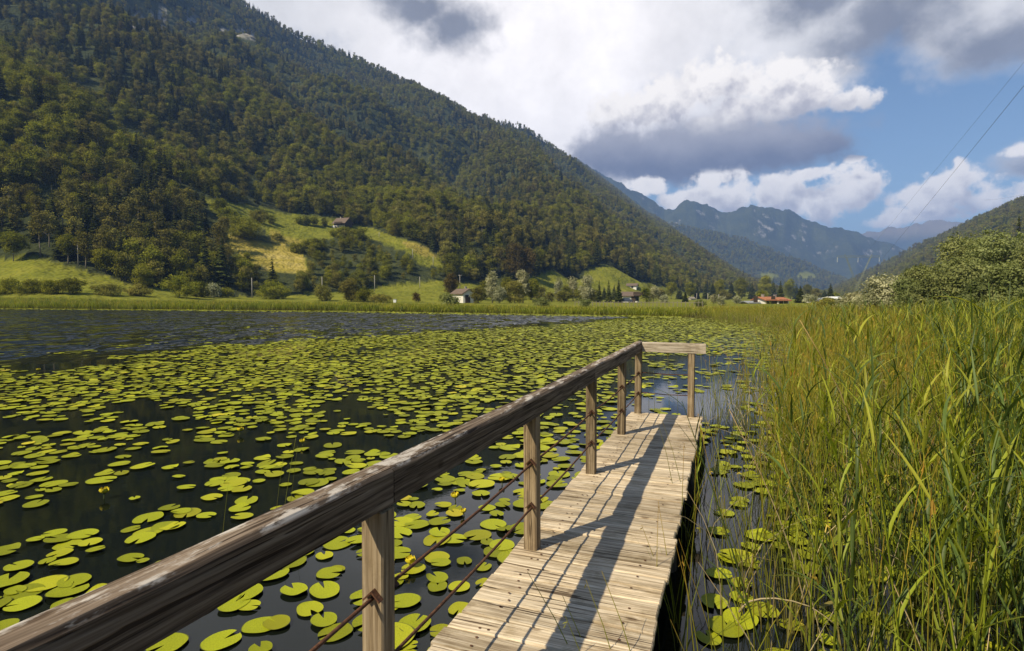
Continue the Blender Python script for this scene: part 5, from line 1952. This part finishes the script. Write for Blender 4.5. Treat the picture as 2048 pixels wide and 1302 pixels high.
BL = np.array([onwater(px, py)[:2] for (px, py) in [(1490, 1600), (1480, 1302), (1478, 1100), (1482, 950), (1490, 850), (1510, 770), (1560, 705), (1545, 668), (1470, 652), (1420, 644), (1390, 637)]])


def reed_points():
    out = []
    for y0, y1, dens in ((0.7, 5, 95), (5, 12, 85), (12, 24, 38), (24, 62, 16)):
        xm = 0.98 * y1 + 2.5
        n = int((y1 - y0) * xm * dens)
        x = rng.uniform(0, xm, n)
        y = rng.uniform(y0, y1, n)
        out.append(np.stack([x, y], 1))
    P = np.concatenate(out)
    x, y = P[:, 0], P[:, 1]
    bx = np.interp(y, BL[:, 1], BL[:, 0])
    inn = x - bx + 0.26                                        # metres inside the bed
    k = np.clip(y / 14, 0.35, 1.0)
    n1 = fbm(x / 0.8, y / 0.8, 3, 0.5, 41)
    prob = (np.clip((inn / k + 0.35) / 2.6, 0, 1) ** 1.3 * 0.8 + 0.2 * (inn / k > 1.1)) * np.clip(0.55 + (n1 - 0.5) * 3.2, 0.15, 1)
    stray = (inn > -0.75 * k) & (inn < 0.2) & (rng.random(len(x)) < 0.06)
    keep = (rng.random(len(x)) < prob) | stray
    keep &= (x < 0.93 * y + 2.2) & (inn < 17) & (np.abs(x / np.maximum(y, .1)) < 1.15 + 1.0 / y)
    keep &= np.hypot(x, y) > 2.3
    return x[keep], y[keep], inn[keep], k[keep]


rx, ry, rin, rk = reed_points()
nR = len(rx)
rz = np.maximum(height(rx, ry), -0.35)
rz = np.where(rz < 0, 0.0, rz)
sel = rng.random(nR)
# rushes at the water's edge, leafy reeds deeper in
deep = np.clip(rin / rk / 1.6, 0, 1)
patch = fbm(rx / 2.2, ry / 2.2, 3, 0.5, 44)
xr_ = rx / np.maximum(ry, 0.5)
leafyp = np.clip(deep * 0.30 + (patch - 0.5) * 1.3 + np.interp(xr_, [0.4, 0.6, 0.9], [0.0, 0.10, 0.42]), 0.05, 0.85)
leafyp = leafyp * np.maximum(np.interp(ry, [4, 8, 20, 30], [1.0, 0.6, 0.4, 0.5]), np.interp(xr_, [0.55, 0.78], [0.0, 1.0]))
ri = np.where(sel < leafyp, np.where(rng.random(nR) < 0.45, rng.integers(10, 15, nR), np.where(rng.random(nR) < np.clip(np.interp(xr_, [0.4, 0.9], [0.30, 0.75]) + np.interp(ry, [3, 5], [0.25, 0.0]), 0, 0.9), rng.integers(15, 18, nR), rng.integers(18, 22, nR))),
              np.where(rng.random(nR) < 0.20, rng.integers(6, 10, nR), np.where(rng.random(nR) < 0.30, rng.integers(18, 22, nR), rng.integers(0, 6, nR))))
hs = rng.uniform(0.70, 1.05, nR) * (0.66 + 0.34 * deep)
hs = np.where(ry > 20, hs * 0.9, hs)
hs = hs * np.interp(rx / np.maximum(ry, 0.5), [0.3, 0.55, 0.95], [0.88, 0.94, 1.0])
hs = np.where((ry < 4) & (hs > 0.85), 0.85, hs)
# the whole stand leans a little to the left, as in a light wind
rrot = np.stack([rng.normal(0.0, 0.07, nR), rng.normal(-0.07, 0.10, nR), rng.uniform(0, 6.28, nR)], 1)
rscl = np.stack([np.where(ry > 14, 1.5, 1.0) * np.ones(nR), np.where(ry > 14, 1.5, 1.0) * np.ones(nR), hs], 1)
scatter('reed_bed', np.stack([rx, ry, rz], 1), rrot, rscl, ri, reed_col, 'dense bed of rushes and reeds right of the pier', 'reeds')

# reed belt along the far shore
def tuft(seed, mat, h, n=14, w=0.8):
    rr = random.Random(seed)
    mb = MB()
    for k in range(n):
        blade(mb, (rr.uniform(-w, w), rr.uniform(-0.4, 0.4), -0.1), rr.uniform(0, 6.28), h * rr.uniform(0.7, 1.1), 0.05, rr.uniform(1.3, 1.55), rr.uniform(0, 0.5), 3)
    return mb.mesh('shore_reeds', M[mat])


TUFT = [tuft(200 + s, ('rush', 'reed', 'reed', 'reed_dark')[s % 4], 1.75) for s in range(6)]
tuft_col = proto_collection('tuft_prototypes', TUFT)
ns = 15000
sxp = np.concatenate([rng.uniform(-185, 36, ns)])
dsh = rng.uniform(-0.6, 1, ns) ** 1.0
depth_band = np.interp(sxp, [-118, -60, -20, 0, 36], [13, 11, 7, 6, 6])
syp = np.interp(sxp, SHX, SHY) + rng.uniform(0, 1, ns) ** 1.3 * depth_band
szp = np.maximum(height(sxp, syp), 0)
sh = rng.uniform(0.55, 1.0, ns) * np.interp(sxp, [-118, -40, 5, 36], [1.0, 0.85, 0.55, 0.55])
scatter('shore_reeds', np.stack([sxp, syp, szp], 1), np.stack([np.zeros(ns), np.zeros(ns), rng.uniform(0, 6.28, ns)], 1), np.stack([np.ones(ns), np.ones(ns), sh], 1),
        rng.integers(0, 6, ns), tuft_col, 'belt of green reeds along the far shore', 'reeds')


# prominent single stalks
def stalk(name, pts, r, mat, lab, group=None, leaves=()):
    base = Vector(pts[0])
    o = thing(name, lab, 'reed', base, 0, group)
    q_ = [Vector(p) - base for p in pts]
    fine = []
    for a, b in zip(q_[:-1], q_[1:]):
        fine += [a, a.lerp(b, 0.5)]
    fine.append(q_[-1])
    for j in range(1, len(fine) - 1):
        fine[j] = fine[j] * 0.5 + (fine[j - 1] + fine[j + 1]) * 0.25
    mb = MB().tube(fine, [r * (1.1 - 0.7 * j / (len(fine) - 1)) for j in range(len(fine))], 5)
    mb.build('stem', M[mat], o, True)
    for (t, an, L, w, up, bend) in leaves:
        k = min(len(fine) - 1, int(t * (len(fine) - 1)))
        m_ = MB()
        blade(m_, fine[k], an, L, w, up, bend, 8)
        m_.build('leaf', M['reed'], o, True)


for k, (bx_, by_, tx, ty, dd) in enumerate([(424, 1085, 448, 972, 0), (556, 985, 588, 872, 0), (566, 1005, 590, 895, 0.05), (536, 1020, 562, 910, 0)]):
    b = onwater(bx_, by_ + 30)
    t = W(tx, ty, b.y)
    stalk('rush_stem', [b - Vector((0, 0, 0.2)), b.lerp(t, 0.5) + Vector((0.008, 0, 0)), t], 0.0025, 'rush', ['lone thin rush rising from the dark water left of the rail', 'thin rush, right of three just beyond the rail', 'thin rush, middle of three just beyond the rail', 'thin rush, left of three just beyond the rail'][k], 'thin rushes in open water')
for k, (bx_, by_, tx, ty) in enumerate([(1312, 862, 1308, 742), (1342, 865, 1336, 700), (1360, 860, 1352, 726), (1408, 850, 1402, 690), (1426, 866, 1418, 676), (1446, 868, 1436, 725), (1300, 850, 1298, 735), (1392, 842, 1398, 770)]):
    b = onwater(bx_, by_ - 25)
    t = W(tx, ty, b.y)
    stalk('rush_stem', [b - Vector((0, 0, 0.2)), b.lerp(t, 0.5) + Vector((0.01, 0, 0)), t], 0.0035, 'rush', 'thin upright rush standing in the water beyond the pier end', 'thin rushes beyond the pier end')
# bent and leaning stalks in the right foreground
b = onwater(1495, 1250)
stalk('bent_reed', [W(1490, 1240, 3.0) , W(1508, 1215, 3.0), W(1560, 1208, 2.95), W(1640, 1225, 2.9), W(1700, 1275, 2.85)], 0.006, 'straw', 'pale dry stalk bent in a low arch near the bottom right')
stalk('bent_reed', [onwater(1655, 1130), W(1560, 880, 4.3), W(1500, 770, 4.3), W(1440, 690, 4.2)], 0.004, 'straw', 'long dry stalk leaning left past the pier end')
stalk('leaning_reed', [onwater(1640, 1290), W(1600, 1120, 3.5), W(1535, 960, 3.5), W(1462, 820, 3.5)], 0.005, 'straw', 'dry brown stalk leaning left towards the corner of the deck')
stalk('leaning_reed', [onwater(1780, 1200), W(1740, 950, 3.9), W(1690, 780, 3.8), W(1600, 640, 3.7)], 0.005, 'straw', 'straw coloured stalk crossing the reed bed diagonally')
stalk('tall_reed', [onwater(1745, 1010), W(1735, 850, 5.2), W(1722, 740, 5.2), W(1712, 610, 5.2)], 0.006, 'reed', 'tall reed with broad leaves standing out against the pylon', None,
      [(0.5, 0.3, 0.5, 0.03, 0.9, 1.4), (0.62, 3.0, 0.5, 0.03, 0.9, 1.6), (0.74, 0.1, 0.55, 0.032, 0.8, 1.5), (0.85, 3.3, 0.45, 0.03, 0.9, 1.3), (0.95, 0.5, 0.4, 0.026, 1.1, 1.2)])
stalk('tall_reed', [onwater(1960, 1080), W(1985, 850, 4.0), W(1990, 720, 4.0), W(1975, 565, 4.0)], 0.006, 'reed_dark', 'tall reed with dark broad leaves near the right edge', None,
      [(0.5, 2.6, 0.5, 0.036, 0.9, 1.5), (0.6, 0.2, 0.55, 0.036, 0.8, 1.6), (0.72, 2.9, 0.55, 0.036, 0.8, 1.5), (0.84, -0.2, 0.5, 0.034, 0.9, 1.3), (0.95, 2.8, 0.45, 0.03, 1.0, 1.4)])
stalk('young_reed', [onwater(1520, 905), W(1515, 850, 7.2), W(1510, 790, 7.2), W(1506, 728, 7.2)], 0.006, 'reed', 'young bright reed standing in the water beyond the pier end', None,
      [(0.4, 2.8, 0.4, 0.03, 1.0, 0.9), (0.6, 0.3, 0.4, 0.03, 1.1, 0.8), (0.78, 2.9, 0.35, 0.028, 1.2, 0.6), (0.92, 0.2, 0.35, 0.028, 1.3, 0.5)])
stalk('broad_leaf_reed', [onwater(1650, 1280), W(1655, 1180, 3.2), W(1662, 1080, 3.2), W(1650, 960, 3.2)], 0.005, 'reed', 'reed with broad pale leaves low in the right foreground', None,
      [(0.25, 0.1, 0.32, 0.035, 0.35, 0.5), (0.35, 3.1, 0.3, 0.032, 0.4, 0.6), (0.6, 0.4, 0.4, 0.03, 0.9, 1.1), (0.8, 2.8, 0.4, 0.03, 1.0, 1.0)])
print('forest', nF, 'lily', nL, 'reeds', nR)
